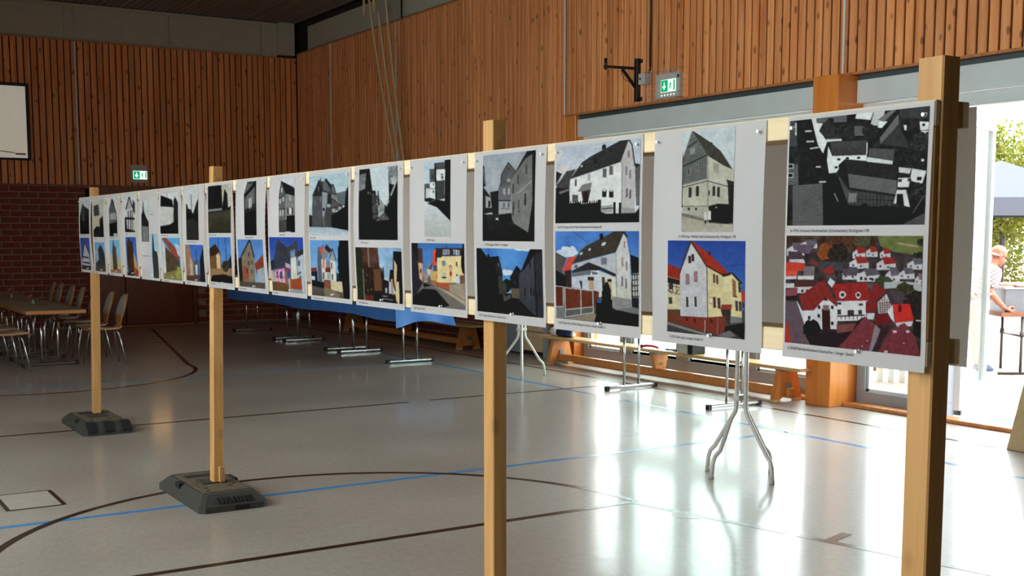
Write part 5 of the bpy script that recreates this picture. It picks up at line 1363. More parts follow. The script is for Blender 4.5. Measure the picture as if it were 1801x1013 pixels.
# long blue paper cover draped over the three tables
m = MB()
prof = [(6.338, 0.56, 1), (6.345, 0.63, 1), (6.352, 0.695, 0), (6.375, 0.7085, 0), (6.72, 0.7085, 0), (7.065, 0.7085, 0), (7.088, 0.695, 0), (7.095, 0.63, 1), (7.10, 0.56, 1)]
NL = 60
def cl(u, v):
    k = int(round(u * (len(prof) - 1))); x, z, w = prof[k]
    y = 12.77 + v * 6.2
    if w:
        x += (0.018 * math.sin(y * 5.1) + 0.012 * math.sin(y * 11.3)) * (1 if k < 4 else -1) * (0.4 if k in (1, 7) else 1.0)
        if k in (0, 8): z += 0.015 * math.sin(y * 2.3)
    return (x, y, z)
m.grid(len(prof) - 1, NL, cl)
def endp(u, v):
    x = 6.345 + u * 0.75; z = 0.7085 - v * (0.215 + 0.02 * math.cos(u * 6.28 * 1.0) - 0.03 * math.sin(u * 3.14))
    y = 12.77 - 0.03 * v - 0.02 * v * math.sin(u * 14) - 0.05 * v * max(0, abs(u - 0.5) * 2 - 0.7) * 3.0
    x += 0.03 * v * (u - 0.5) * 2
    return (x, y, z)
m.grid(24, 6, endp)
cloth = tag(m.build('table_cover', 'blue_cloth', fixn=False), 'long blue cover draped over a row of tables behind the posters', 'table cover')
tl = [('nearest wooden edged table of the laid row, close to the furthest post', (15.14, 15.95)), ('second wooden edged table of the laid row', (16.70, 17.55)), ('third wooden edged table of the laid row nearest the brick wall', (18.3, 19.2))]
for k in range(3):
    y0 = 14.66 + 1.62 * k
    tfoot_table(2.50, 3.18, y0, y0 + 1.60, 0.70, tl[k][0], 'laid tables on the left', True, tl[k][1])

# ------------------------------------------------------------------ flowers on the laid tables
def flower(x, y, z, hh, label, lean):
    t = thing('flower_vase', (x, y, z), label, 'flower vase', 'table flowers')
    MB().tube([(x, y, z), (x, y, z + 0.01), (x, y, z + 0.05), (x, y, z + 0.065)], 0.02, 12, radii=[0.02, 0.024, 0.018, 0.012]).build('vase', 'vase', t)
    MB().tube([(x, y, z + 0.02), (x + lean * 0.4, y, z + hh * 0.6), (x + lean, y, z + hh - 0.02)], 0.003, 6).build('stem', 'leafgreen', t)
    m = MB()
    for k in range(9):
        a = k * 2.399; r = 0.012 + 0.0022 * k
        c = Vector((x + lean + r * math.cos(a) * 0.8, y + r * math.sin(a) * 0.8, z + hh - 0.002 * k))
        m.grid(3, 3, lambda u, v: c + Vector(((u - 0.5) * 0.035, (v - 0.5) * 0.035, 0.014 * math.sin(a + 3 * u) - 0.02 * (abs(u - 0.5) + abs(v - 0.5)))))
    m.build('blossom', 'petal', t)
    m = MB()
    for a in (0.6, 2.4, 4.2):
        m.grid(2, 3, lambda u, v: (x + lean * 0.5 + math.cos(a) * v * 0.05 + (u - 0.5) * 0.02 * math.sin(math.pi * v) * -math.sin(a), y + math.sin(a) * v * 0.05 + (u - 0.5) * 0.02 * math.sin(math.pi * v) * math.cos(a), z + 0.08 + 0.03 * v - 0.03 * v * v))
    m.build('leaf', 'leafgreen', t)
M['vase'] = plain('vase_glass', (120, 130, 120), 0.1, var=0.05)
M['leafgreen'] = plain('stem_green', (70, 104, 44), 0.6, var=0.2)
M['petal'] = plain('pink_petal', (214, 104, 118), 0.6, var=0.15, scale=40)
M['runner'] = plain('lime_green_runner', (140, 150, 56), 0.8, var=0.15, scale=30)
flower(2.82, 16.00, 0.7045, 0.125, 'pink rose in a small vase on a lime green runner, nearer one', -0.03)
flower(2.84, 17.70, 0.7045, 0.14, 'pink rose in a small vase on the table, further one', -0.02)
def runner(x0, x1, y0, y1, label):
    m = MB().grid(10, 3, lambda u, v: (x0 + (x1 - x0) * u, y0 + (y1 - y0) * v + 0.012 * math.sin(9 * u), 0.7012 + 0.0022 * abs(math.sin(7 * u + 2 * v))))
    tag(m.build('table_runner', 'runner', fixn=False), label, 'table runner', 'lime green table runners')
runner(2.62, 3.00, 15.86, 16.10, 'lime green runner across the laid table under the nearer rose')
runner(2.62, 3.00, 17.58, 17.80, 'lime green runner across the laid table under the further rose')

# ------------------------------------------------------------------ chairs with bent plywood shells
def make_chair():
    t = thing('chair', (0, 0, 0), '', 'chair')
    # profile of the shell (x forward, z up, half width)
    P = [(0.225, 0.425, 0.185), (0.20, 0.442, 0.205), (0.08, 0.438, 0.21), (-0.06, 0.430, 0.20), (-0.15, 0.436, 0.185), (-0.195, 0.460, 0.165), (-0.215, 0.51, 0.135),
         (-0.232, 0.58, 0.165), (-0.255, 0.66, 0.195), (-0.280, 0.74, 0.175), (-0.300, 0.80, 0.125), (-0.312, 0.835, 0.07), (-0.318, 0.853, 0.02)]
    def shell(lo, hi, off, inset=0.0, nu=8):
        m = MB()
        pts = P[lo:hi]
        def nrm(k):
            a = pts[max(0, k - 1)]; b = pts[min(len(pts) - 1, k + 1)]
            d = Vector((b[0] - a[0], 0, b[1] - a[1])).normalized()
            return Vector((d.z, 0, -d.x)) * -1
        def fn(s):
            def g(u, v):
                k = int(round(v * (len(pts) - 1))); x, z, w = pts[k]
                w = max(0.008, w - inset); yy = (u - 0.5) * 2 * w
                n = nrm(k); c = 0.03 * ((u - 0.5) * 2) ** 2 * (1 if k + lo > 5 else 0.4)
                p = Vector((x, yy, z)) - n * s
                if k + lo > 5: p.x += c
                else: p.z += c * 0.3
                return tuple(p)
            return g
        nv = len(pts) - 1
        m.grid(nu, nv, fn(off[0])); a = len(m.v)
        m.grid(nu, nv, fn(off[1]))
        W = nu + 1
        rim = [j * W for j in range(nv + 1)] + [nv * W + i for i in range(1, W)] + [j * W + nu for j in range(nv - 1, -1, -1)] + [i for i in range(nu - 1, 0, -1)]
        for q in range(len(rim)):
            p, r = rim[q], rim[(q + 1) % len(rim)]
            m.f.append((p, r, a + r, a + p)); m.smooth.append(False)
        return m
    shell(0, 7, (0.0, 0.011)).build('seat', 'ply', t)
    b = shell(6, 13, (0.0, 0.011)).build('backrest', 'ply', t)
    shell(7, 13, (0.0118, 0.022), 0.006).build('back_pad', 'chairpad', b)
    shell(1, 5, (0.0118, 0.020), 0.02).build('seat_pad', 'chairpad', t)
    for sx in (-1, 1):
        for sy in (-1, 1):
            x0 = 0.13 * sx - 0.01; y0 = 0.12 * sy
            MB().tube([(x0 * 0.6, y0 * 0.6, 0.418), (x0, y0, 0.415), (x0 + 0.02 * sx, y0 + 0.015 * sy, 0.38), (0.215 * sx - 0.01, 0.205 * sy, 0.0)], 0.0105, 8).build('leg', 'chrome', t)
    return t
proto = make_chair()
RIGHT = [14.98, 15.66, 16.42, 17.22, 17.84, 18.72, 19.30]
LEFT = [14.72, 15.42, 16.15, 16.95]
RL = ['chair with grey padded back, first of the right row beside the furthest post', 'chair with grey padded back, second of the right row, half hidden by the first',
      'chair on the right of the table hidden behind the furthest post', 'chair with rounded grey back seen over the near tabletop, closest to the post',
      'chair with rounded grey back over the tabletop, second beyond the post', 'further chair of the overlapping pair of grey backs beyond the tables, nearer one',
      'furthest chair of the right row, leftmost grey back over the tables']
LL = ['chair cut by the left picture edge showing its orange plywood back', 'second chair of the left row behind the one at the picture edge',
      'third chair of the left row, only its legs under the table', 'fourth chair of the left row, furthest legs under the table']
first = True
for k, yy in enumerate(RIGHT):
    loc = (3.44 - (0.02 if k in (3, 4) else 0), yy, 0); rz = math.pi + random.uniform(-0.08, 0.08)
    if first:
        proto.location = loc; proto.rotation_euler = (0, 0, rz); tag(proto, RL[0], 'chair', 'chairs at the laid tables'); first = False
    else:
        copy_tree(proto, loc, rz, RL[k], 'chairs at the laid tables')
for k, yy in enumerate(LEFT):
    copy_tree(proto, (2.30, yy, 0), random.uniform(-0.06, 0.06), LL[k], 'chairs at the laid tables')

# ------------------------------------------------------------------ white standing tables
def standing_table(c, feet, label):
    t = thing('standing_table', (c[0], c[1], 0), label, 'table', 'white standing tables')
    for a, r in feet:
        a = math.radians(a); ca, sa = math.cos(a), math.sin(a)
        path = [(0.035, 1.075), (0.037, 0.62), (0.038, 0.47), (0.046, 0.435), (0.075, 0.39), (r - 0.055, 0.185), (r - 0.015, 0.145), (r, 0.10), (r + 0.006, 0.022)]
        l = MB().tube([(c[0] + rr * ca, c[1] + rr * sa, z) for rr, z in path], 0.0145, 10).build('leg', 'whitepaint', t)
        MB().tube([(c[0] + (r + 0.006) * ca, c[1] + (r + 0.006) * sa, 0.0), (c[0] + (r + 0.006) * ca, c[1] + (r + 0.006) * sa, 0.03)], 0.0165, 10).build('foot_cap', 'greyplastic', l)
    for z in (0.53, 0.95):
        MB().bbox((c[0] - 0.055, c[1] - 0.03, z - 0.018), (c[0] + 0.055, c[1] + 0.03, z + 0.018), 0.006).build('collar', 'whitepaint', t)
    m = MB().disc(c, 0.35, 1.075, 1.10, 40)
    m.build('table_top', 'whitepaint', t)
standing_table((5.37, 5.73), ((101, 0.262), (167, 0.205), (-5, 0.25), (-89, 0.285)), 'white folding standing table with bent tube legs in the middle of the floor')
standing_table((7.15, 11.21), ((58, 0.31), (-32, 0.255), (-122, 0.31), (140, 0.28)), 'white folding standing table with bent tube legs near the far end of the bench')

# ------------------------------------------------------------------ exit signs
def exit_sign(origin, right, w, h, label, guard):
    """origin = lower left corner of the housing on the wall, right = unit vector to the viewer's right, normal points to the viewer"""
    o = Vector(origin); R = Vector(right); U = Vector((0, 0, 1)); N = R.cross(U)
    t = thing('exit_sign', o + R * w / 2, label, 'exit sign', 'green exit signs')
    def slab(a0, a1, b0, b1, d0, d1, name, mat, par=None):
        vs = [o + R * a + U * b + N * d for d in (d0, d1) for a, b in ((a0, b0), (a1, b0), (a1, b1), (a0, b1))]
        return MB().add(vs, [(0,1,2,3),(4,7,6,5),(0,4,5,1),(1,5,6,2),(2,6,7,3),(3,7,4,0)]).build(name, mat, par or t)
    def shape(pts, d, name, mat):
        n = len(pts)
        vs = [o + R * a + U * b + N * dd for dd in (d, d + 0.0015) for a, b in pts]
        MB().add(vs, [tuple(range(n)), tuple(range(n, 2 * n))[::-1]] + [(k, (k + 1) % n, n + (k + 1) % n, n + k) for k in range(n)]).build(name, mat, t)
    slab(0, w, 0, h, 0.0, 0.05, 'housing', 'greyplastic')
    x0, x1, y0, y1 = (w * 0.13, w * 0.97, h * 0.20, h * 0.66) if not guard else (w * 0.22, w * 0.84, h * 0.22, h * 0.74)
    slab(x0, x1, y0, y1, 0.05, 0.054, 'face', 'exit_white')
    pw, ph = x1 - x0, y1 - y0
    gx = x0 + pw * 0.47
    slab(x0 + pw * 0.03, gx, y0 + ph * 0.05, y1 - ph * 0.05, 0.054, 0.056, 'arrow_field', 'exit_green')
    ax = (x0 + gx) / 2; s = ph
    shape([(ax - .06*s, y0+.80*s), (ax + .06*s, y0+.80*s), (ax + .06*s, y0+.45*s), (ax + .20*s, y0+.55*s), (ax + .20*s, y0+.42*s), (ax, y0+.18*s), (ax - .20*s, y0+.42*s), (ax - .20*s, y0+.55*s), (ax - .06*s, y0+.45*s)], 0.056, 'arrow', 'exit_white')
    bx = gx + pw * 0.10
    def sc(pts): return [(bx + a * s, y0 + b * s) for a, b in pts]
    shape(sc([(0.08,.80),(0.14,.86),(0.20,.80),(0.14,.73)]), 0.054, 'runner_head', 'exit_green')
    shape(sc([(0.02,.62),(0.10,.72),(0.20,.70),(0.30,.58),(0.27,.54),(0.19,.60),(0.17,.46),(0.28,.36),(0.28,.18),(0.22,.18),(0.21,.33),(0.10,.40),(0.02,.24),(-0.08,.26),(-0.06,.32),(0.0,.32),(0.08,.56),(0.05,.57)]), 0.054, 'runner_body', 'exit_green')
    slab(x1 - pw * 0.14, x1 - pw * 0.05, y0 + ph * 0.10, y1 - ph * 0.08, 0.054, 0.056, 'doorway', 'exit_green')
    if guard:
        m = MB(); d = 0.13; p0, p1, q0, q1 = -0.13, w + 0.05, -0.02, h + 0.04
        for k in range(9):
            a = p0 + (p1 - p0) * k / 8
            m.tube([o + R * a + U * q0 + N * 0.0, o + R * a + U * q0 + N * d, o + R * a + U * q1 + N * d, o + R * a + U * q1], 0.0018, 5)
        for k in range(6):
            b = q0 + (q1 - q0) * k / 5
            m.tube([o + R * p0 + U * b + N * 0.0, o + R * p0 + U * b + N * d, o + R * p1 + U * b + N * d, o + R * p1 + U * b], 0.0018, 5)
        m.build('wire_guard', 'alu', t)
        for k in range(5):
            a = w * (0.22 + 0.13 * k)
            slab(a, a + 0.02, 0.02, 0.035, 0.05, 0.052, 'indicator_lamp', 'exit_white')
        slab(w * 0.88, w * 0.98, h * 0.75, h * 0.88, 0.05, 0.056, 'test_button', 'steel_dark')
exit_sign((5.36, YB - 0.022, 2.475), (1, 0, 0), 0.28, 0.305, 'glowing green exit sign on the dark back wall above the double door', False)
exit_sign((8.436, 10.40, 3.075), (0, -1, 0), 0.40, 0.26, 'glowing green exit sign in a wire guard on the right wall', True)

# ------------------------------------------------------------------ wall bracket, junction box, projection screen
t = thing('wall_bracket', (8.436, 10.77, 3.3), 'black steel arm bracket on the plank wall beside the guarded exit sign', 'bracket')
MB().bbox((8.385, 10.745, 3.085), (8.4355, 10.795, 3.56), 0.004).build('upright', 'black', t)
for z in (3.11, 3.53):
    p = MB().bbox((8.428, 10.70, z - 0.022), (8.4358, 10.84, z + 0.022), 0.003).build('fixing_plate', 'black', t)
    for yy in (10.715, 10.825):
        MB().tube([(8.427, yy, z), (8.423, yy, z)], 0.008, 8).build('screw', 'chrome', p)
MB().quadbar((8.39, 10.77, 3.45), (7.95, 10.77, 3.44), 0.028, 0.028).build('arm', 'black', t)
MB().quadbar((8.385, 10.77, 3.24), (8.20, 10.77, 3.43), 0.026, 0.026).build('brace', 'black', t)
MB().tube([(7.97, 10.77, 3.41), (7.97, 10.77, 3.53)], 0.018, 10).build('end_pin', 'black', t)
MB().tube([(8.2, 10.79, 3.42), (8.24, 10.80, 3.33), (8.32, 10.80, 3.30), (8.385, 10.79, 3.33)], 0.004, 6).build('wire', 'black', t)
t = thing('junction_box', (8.436, 10.60, 3.32), 'grey junction box with a black hole between bracket and exit sign', 'junction box')
MB().bbox((8.34, 10.545, 3.255), (8.4355, 10.66, 3.375), 0.005).build('case', 'greyplastic', t)
MB().tube([(8.3399, 10.625, 3.315), (8.336, 10.625, 3.315)], 0.014, 12).build('outlet', 'blackplastic', t)
MB().tube([(8.40, 10.56, 3.375), (8.425, 10.56, 3.42), (8.428, 10.56, 3.449)], 0.008, 6).build('cable_end', 'black', t)

t = thing('projection_screen', (2.85, YB - 0.03, 3.42), 'white projection screen with black border on the back wall', 'screen')
x0, x1, z0, z1 = 1.6, 3.755, 2.80, 4.045
yy = YB - 0.0235
for nm, lo, hi in (('border', (x0, yy - 0.04, z0), (x1, yy, z0 + 0.035)), ('border', (x0, yy - 0.04, z1 - 0.05), (x1, yy, z1)), ('border', (x0, yy - 0.04, z0 + 0.035), (x0 + 0.05, yy, z1 - 0.05)), ('border', (x1 - 0.05, yy - 0.04, z0 + 0.035), (x1, yy, z1 - 0.05))):
    MB().bbox(lo, hi, 0.004).build(nm, 'blackplastic', t)
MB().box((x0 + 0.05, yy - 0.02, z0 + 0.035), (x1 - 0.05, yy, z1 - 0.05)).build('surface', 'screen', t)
MB().box((x1 - 0.24, yy - 0.0212, z0 + 0.085), (x1 - 0.08, yy - 0.0201, z0 + 0.115)).build('corner_mark', plain('faint_red_print', (200, 140, 130), 0.8), t)
MB().add([(x0 + 0.1, yy - 0.0206, z0 + 0.30), (x1 - 0.25, yy - 0.0206, z0 + 0.11), (x1 - 0.25, yy - 0.0206, z0 + 0.125), (x0 + 0.1, yy - 0.0206, z0 + 0.33)], [(0, 1, 2, 3)]).build('faint_line', plain('faint_grey_print', (178, 172, 156), 0.8), t)

# ------------------------------------------------------------------ climbing ropes and rings drawn up at the right wall
RP = [('hemp climbing rope with the widest swing of those tied back to the right wall', (7.93, 16.80), (8.35, 16.42)), ('middle hemp climbing rope tied back to the right wall', (7.97, 16.60), (8.355, 16.34)),
      ('hemp climbing rope nearest the aluminium strip, tied back to the wall', (8.02, 16.40), (8.36, 16.26))]
for lab, a, b in RP:
    pts = []
    for k in range(15):
        s = k / 14
        z = 5.42 - s * 3.52
        e = s ** 1.25
        pts.append((a[0] + (b[0] - a[0]) * e, a[1] + (b[1] - a[1]) * e, z))
    t = thing('climbing_rope', (a[0], a[1], 5.42), lab, 'rope', 'climbing ropes at the right wall')
    MB().tube(pts, 0.02, 8).build('rope', 'rope', t)
    MB().tube([pts[-1], (pts[-1][0], pts[-1][1], pts[-1][2] - 0.07)], 0.03, 10).build('end_knot', 'blackplastic', t)
    MB().tube([(pts[-1][0], pts[-1][1], 1.92), (8.4405, pts[-1][1], 1.96)], 0.008, 6).build('tie_back', 'blackplastic', t)
for k, yy in enumerate((16.78, 16.44)):
    t = thing('gymnastic_ring', (7.86, yy, 5.42), ['wooden gymnastic ring drawn up under the ceiling, left one', 'wooden gymnastic ring drawn up under the ceiling, right one'][k], 'ring', 'gymnastic rings')
    c = Vector((7.86, yy, 5.02)); pts = [c + Vector((0.03 * math.sin(a), 0.075 * math.sin(a), 0.12 * math.cos(a))) for a in [2 * math.pi * q / 24 for q in range(25)]]
    MB().tube(pts, 0.014, 8).build('ring', 'rope', t)
    MB().box((7.855, yy - 0.018, 5.13), (7.865, yy + 0.018, 5.42)).build('strap', 'rope', t)

# ------------------------------------------------------------------ folding board by the open door
t = thing('folding_board', (7.98, 5.0, 0), 'plain beige folding board standing by the open door, cut by the right picture edge', 'board')
bd = plain('raw_fibreboard', (214, 186, 140), 0.7, var=0.06, scale=20)
MB().add([(7.75, 5.42, 0.0), (7.75, 4.55, 0.0), (7.772, 4.55, 0.0), (7.772, 5.42, 0.0), (8.06, 5.42, 0.86), (8.06, 4.55, 0.86), (8.082, 4.55, 0.86), (8.082, 5.42, 0.86)], [(0,1,2,3),(4,7,6,5),(0,4,5,1),(1,5,6,2),(2,6,7,3),(3,7,4,0)]).build('front_leaf', bd, t)
MB().add([(8.36, 5.42, 0.0), (8.36, 4.55, 0.0), (8.382, 4.55, 0.0), (8.382, 5.42, 0.0), (8.084, 5.42, 0.86), (8.084, 4.55, 0.86), (8.10, 4.55, 0.86), (8.10, 5.42, 0.86)], [(0,1,2,3),(4,7,6,5),(0,4,5,1),(1,5,6,2),(2,6,7,3),(3,7,4,0)]).build('rear_leaf', bd, t)
for yy in (5.2, 4.8):
    MB().tube([(8.083, yy - 0.04, 0.868), (8.083, yy + 0.04, 0.868)], 0.008, 8).build('hinge', 'chrome', t)
# ------------------------------------------------------------------ outside the open door
tag(MB().bbox((8.72, 5.55, -0.03), (9.62, 6.42, -0.012), 0.004).build('doormat', 'mat_grey'), 'grey doormat on the paving outside the open door', 'doormat')
FR = Vector((0.848, -0.531, 0)); SD = Vector((0.531, 0.848, 0)); G0 = -0.04
def loc(base, f, l, z): return Vector((base[0], base[1], G0)) + FR * f + SD * l + Vector((0, 0, z))

def skin(name, pts, edges, radii, mat, parent, root=0, levels=2):
    me = bpy.data.meshes.new(name)
    org = ORG[parent.name]
    me.from_pydata([tuple(Vector(p) - org) for p in pts], edges, [])
    ob = bpy.data.objects.new(name, me); COL.objects.link(ob)
    sk = ob.modifiers.new('skin', 'SKIN'); sk.use_smooth_shade = True
    for k, v in enumerate(me.skin_vertices[0].data):
        v.radius = radii[k] if isinstance(radii[k], tuple) else (radii[k], radii[k])
        v.use_root = (k == root)
    sb = ob.modifiers.new('sub', 'SUBSURF'); sb.levels = levels; sb.render_levels = levels
    dg = bpy.context.evaluated_depsgraph_get()
    new = bpy.data.meshes.new_from_object(ob.evaluated_get(dg))
    bpy.data.objects.remove(ob); bpy.data.meshes.remove(me)
    new.name = name
    o = bpy.data.objects.new(name, new); COL.objects.link(o); o.parent = parent
    new.materials.clear(); new.materials.append(mat)
    ORG[o.name] = org
    return o

# table with a metal box
TB = (12.165, 8.903)
t = thing('garden_table', loc(TB, 0.6, 0.0, 0), 'brown folding table with dark metal legs outside the door', 'table')
def obox(m, base, f0, f1, l0, l1, z0, z1):
    vs = [loc(base, f, l, z) for z in (z0, z1) for f, l in ((f0, l0), (f1, l0), (f1, l1), (f0, l1))]
    m.add(vs, [(0,3,2,1),(4,5,6,7),(0,1,5,4),(1,2,6,5),(2,3,7,6),(3,0,4,7)])
    return m
brown = wood('brown_table_board', (120, 72, 44), (150, 94, 58), 0.6, stretch=(3, 3, 12))
iron = plain('dark_iron', (60, 54, 50), 0.5, var=0.2)
obox(MB(), TB, 0.10, 1.75, -0.3, 0.35, 0.68, 0.73).build('top', brown, t)
for f in (0.36, 1.4):
    m = MB()
    for l in (-0.26, 0.30):
        m.tube([loc(TB, f, l, 0.01), loc(TB, f, l, 0.68)], 0.016, 8)
        m.tube([loc(TB, f, l, 0.44), loc(TB, f, l, 0.50)], 0.026, 8)
    m.tube([loc(TB, f, -0.26, 0.45), loc(TB, f, 0.30, 0.45)], 0.012, 6)
    m.build('leg_frame', iron, t)
MB().tube([loc(TB, 0.10, -0.26, 0.015), loc(TB, 1.7, -0.26, 0.015)], 0.016, 6).build('floor_rail', iron, t)
t = thing('metal_box', loc(TB, 0.45, 0.0, 0.73), 'grey metal box held on the table outside by the bald man', 'box')
gm = plain('brushed_metal', (104, 106, 112), 0.45, 0.3, var=0.06)
m = MB(); obox(m, TB, 0.17, 0.92, -0.22, -0.205, 0.731, 1.0); obox(m, TB, 0.17, 0.92, 0.205, 0.22, 0.731, 1.0); obox(m, TB, 0.17, 0.185, -0.205, 0.205, 0.731, 1.0); obox(m, TB, 0.905, 0.92, -0.205, 0.205, 0.731, 1.0); obox(m, TB, 0.185, 0.905, -0.205, 0.205, 0.731, 0.745)
m.build('body', gm, t)
m = MB(); obox(m, TB, 0.155, 0.935, -0.235, -0.2, 1.0005, 1.015); obox(m, TB, 0.155, 0.935, 0.2, 0.235, 1.0005, 1.015); m.build('rim', 'alu', t)

# the man: bald, checked shirt, leaning over the box
PB = (12.135, 8.923)
man = thing('person', loc(PB, 0, 0, 0), 'bald person in a pale checked shirt bending over a metal box outside', 'person')
def skinmat():
    m, nt, b = base_mat('sunburnt_skin'); setp(b, 0.5)
    b.inputs['Base Color'].default_value = (*lin((190, 118, 92)), 1)
    n = nt.nodes.new('ShaderNodeTexNoise'); n.inputs['Scale'].default_value = 20
    r = ramp(nt, [(0.3, lin((156, 90, 68))), (0.7, lin((174, 110, 86)))])
    nt.links.new(n.outputs['Fac'], r.inputs['Fac']); nt.links.new(r.outputs['Color'], b.inputs['Base Color'])
    return m
def checkmat():
    m, nt, b = base_mat('checked_shirt_cloth'); setp(b, 0.85)
    tc = nt.nodes.new('ShaderNodeTexCoord')
    br = nt.nodes.new('ShaderNodeTexBrick'); br.offset = 0.0
    br.inputs['Color1'].default_value = (*lin((168, 162, 160)), 1); br.inputs['Color2'].default_value = (*lin((176, 171, 168)), 1)
    br.inputs['Mortar'].default_value = (*lin((104, 88, 90)), 1)
    br.inputs['Scale'].default_value = 14; br.inputs['Mortar Size'].default_value = 0.06; br.inputs['Brick Width'].default_value = 0.5; br.inputs['Row Height'].default_value = 0.5
    mp = nt.nodes.new('ShaderNodeMapping'); mp.inputs['Rotation'].default_value = (math.radians(90), 0, math.radians(32))
    nt.links.new(tc.outputs['Object'], mp.inputs['Vector']); nt.links.new(mp.outputs[0], br.inputs['Vector'])
    nt.links.new(br.outputs['Color'], b.inputs['Base Color'])
    return m
SK, SH = skinmat(), checkmat()
L = lambda f, l, z: loc(PB, f, l, z)
# head, neck, arms and hands fused into one surface
pieces = []
def limb(pts, radii):
    pieces.append(MB().tube(pts, 0.05, 16, radii=radii).build('limb', SK, man))
limb([L(0.03,0,1.08), L(0.10,0,1.22), L(0.135,0,1.285), L(0.175,0,1.36)], [0.09, 0.085, 0.058, 0.055])
limb([L(0.10,-0.06,1.20), L(0.09,-0.17,1.19), L(0.055,-0.205,1.08), L(0.02,-0.24,0.97), L(0.035,-0.243,0.94), L(0.10,-0.243,0.865), L(0.195,-0.245,0.775), L(0.215,-0.247,0.76)], [0.06, 0.055, 0.047, 0.040, 0.040, 0.037, 0.027, 0.027])
limb([L(0.11,0.06,1.20), L(0.11,0.17,1.19), L(0.155,0.21,1.11), L(0.20,0.25,1.03), L(0.23,0.25,1.025), L(0.32,0.245,1.025), L(0.455,0.236,1.02), L(0.475,0.235,1.02)], [0.06, 0.055, 0.047, 0.040, 0.040, 0.037, 0.027, 0.027])
def hand(w, tip_dir, spread, down):
    w = Vector(w); d = Vector(tip_dir).normalized(); sp = Vector(spread).normalized(); dn = Vector(down)
    pts = [w - d * 0.02, w + d * 0.05, w + d * 0.085]; ed = [(0, 1), (1, 2)]; rd = [(0.032, 0.026), (0.042, 0.022), (0.044, 0.019)]
    for k, ln in enumerate((0.075, 0.085, 0.08, 0.062)):
        b0 = len(pts); o = sp * ((k - 1.5) * 0.024)
        pts += [w + d * 0.085 + o, w + d * (0.085 + ln * 0.5) + o + dn * 0.012, w + d * (0.085 + ln * 0.85) + o + dn * 0.045]
        ed += [(2, b0), (b0, b0 + 1), (b0 + 1, b0 + 2)]; rd += [0.0125, 0.0115, 0.010]
    b0 = len(pts)
    pts += [w + d * 0.03 - sp * 0.045, w + d * 0.07 - sp * 0.062 + dn * 0.01, w + d * 0.10 - sp * 0.06 + dn * 0.03]
    ed += [(1, b0), (b0, b0 + 1), (b0 + 1, b0 + 2)]; rd += [0.015, 0.013, 0.011]
    return skin('hand', pts, ed, rd, SK, man, 0, 1)
pieces.append(hand(L(0.195,-0.25,0.775), FR * 0.85 + Vector((0, 0, -0.5)), Vector((0, 0, -0.85)) - FR * 0.5, SD * 0.9))
pieces.append(hand(L(0.455,0.235,1.02), FR, SD, Vector((0, 0, -0.5))))
# head frame: tilted forward, hc = centre, e1 = towards the face, e2 = crown
tl = math.radians(28)
e1 = FR * math.cos(tl) + Vector((0, 0, -math.sin(tl))); e2 = Vector((0, 0, math.cos(tl))) + FR * math.sin(tl); e3 = SD
hc = L(0.195, 0, 1.385)
def hp(a, b, c): return hc + e1 * a + e2 * b + e3 * c
def ball(c, ra, rb, rc, nu=20, nv=12):
    def fn(u, v):
        t = u * 2 * math.pi; p = v * math.pi
        return c + e1 * (ra * math.sin(p) * math.cos(t)) + e2 * (rb * math.cos(p)) + e3 * (rc * math.sin(p) * math.sin(t))
    return MB().grid(nu, nv, fn)
for c, r in ((hp(-0.012, 0.03, 0), (0.096, 0.088, 0.078)), (hp(0.03, -0.04, 0), (0.068, 0.085, 0.060)), (hp(0.062, -0.092, 0), (0.03, 0.028, 0.034)),
             (hp(0.098, -0.025, 0), (0.022, 0.026, 0.014)), (hp(-0.005, -0.015, 0.079), (0.018, 0.032, 0.010)), (hp(-0.005, -0.015, -0.079), (0.018, 0.032, 0.010)),
             (hp(0.074, 0.022, 0), (0.02, 0.012, 0.055))):
    pieces.append(ball(c, *r).build('lump', SK, man))
bm = bmesh.new()
for o in pieces: bm.from_mesh(o.data)
bmesh.ops.remove_doubles(bm, verts=bm.verts, dist=0.0004)
bmesh.ops.recalc_face_normals(bm, faces=bm.faces)
me = bpy.data.meshes.new('body'); bm.to_mesh(me); bm.free()
for o in pieces: bpy.data.objects.remove(o)
tmp = bpy.data.objects.new('body', me); COL.objects.link(tmp)
rm = tmp.modifiers.new('remesh', 'REMESH'); rm.mode = 'VOXEL'; rm.voxel_size = 0.006; rm.use_smooth_shade = True
sm_ = tmp.modifiers.new('smooth', 'SMOOTH'); sm_.iterations = 2; sm_.factor = 0.5
fin = bpy.data.meshes.new_from_object(tmp.evaluated_get(bpy.context.evaluated_depsgraph_get()))
bpy.data.objects.remove(tmp)
bm = bmesh.new(); bm.from_mesh(fin)      # keep the one connected body, drop stray shells inside it
left = set(bm.verts); isl = []
while left:
    st = [left.pop()]; comp = list(st)
    while st:
        v = st.pop()
        for e in v.link_edges:
            w_ = e.other_vert(v)
            if w_ in left:
                left.discard(w_); st.append(w_); comp.append(w_)
    isl.append(comp)
isl.sort(key=len, reverse=True)
bmesh.ops.delete(bm, geom=[v for c in isl[1:] for v in c], context='VERTS')
bm.to_mesh(fin); bm.free()
fin.materials.clear(); fin.materials.append(SK)
body = bpy.data.objects.new('body', fin); COL.objects.link(body); body.parent = man; ORG[body.name] = ORG[man.name]
for s in (-1, 1):
    ball(hp(0.083, 0.002, s * 0.031), 0.009, 0.008, 0.012, 10, 6).build('eye', 'black', man)
MB().tube([hp(0.086, -0.068, -0.024), hp(0.094, -0.066, 0), hp(0.086, -0.068, 0.024)], 0.005, 6).build('mouth', plain('lip', (150, 76, 66), 0.5), man)
gh = plain('grey_hair', (176, 166, 156), 0.8)
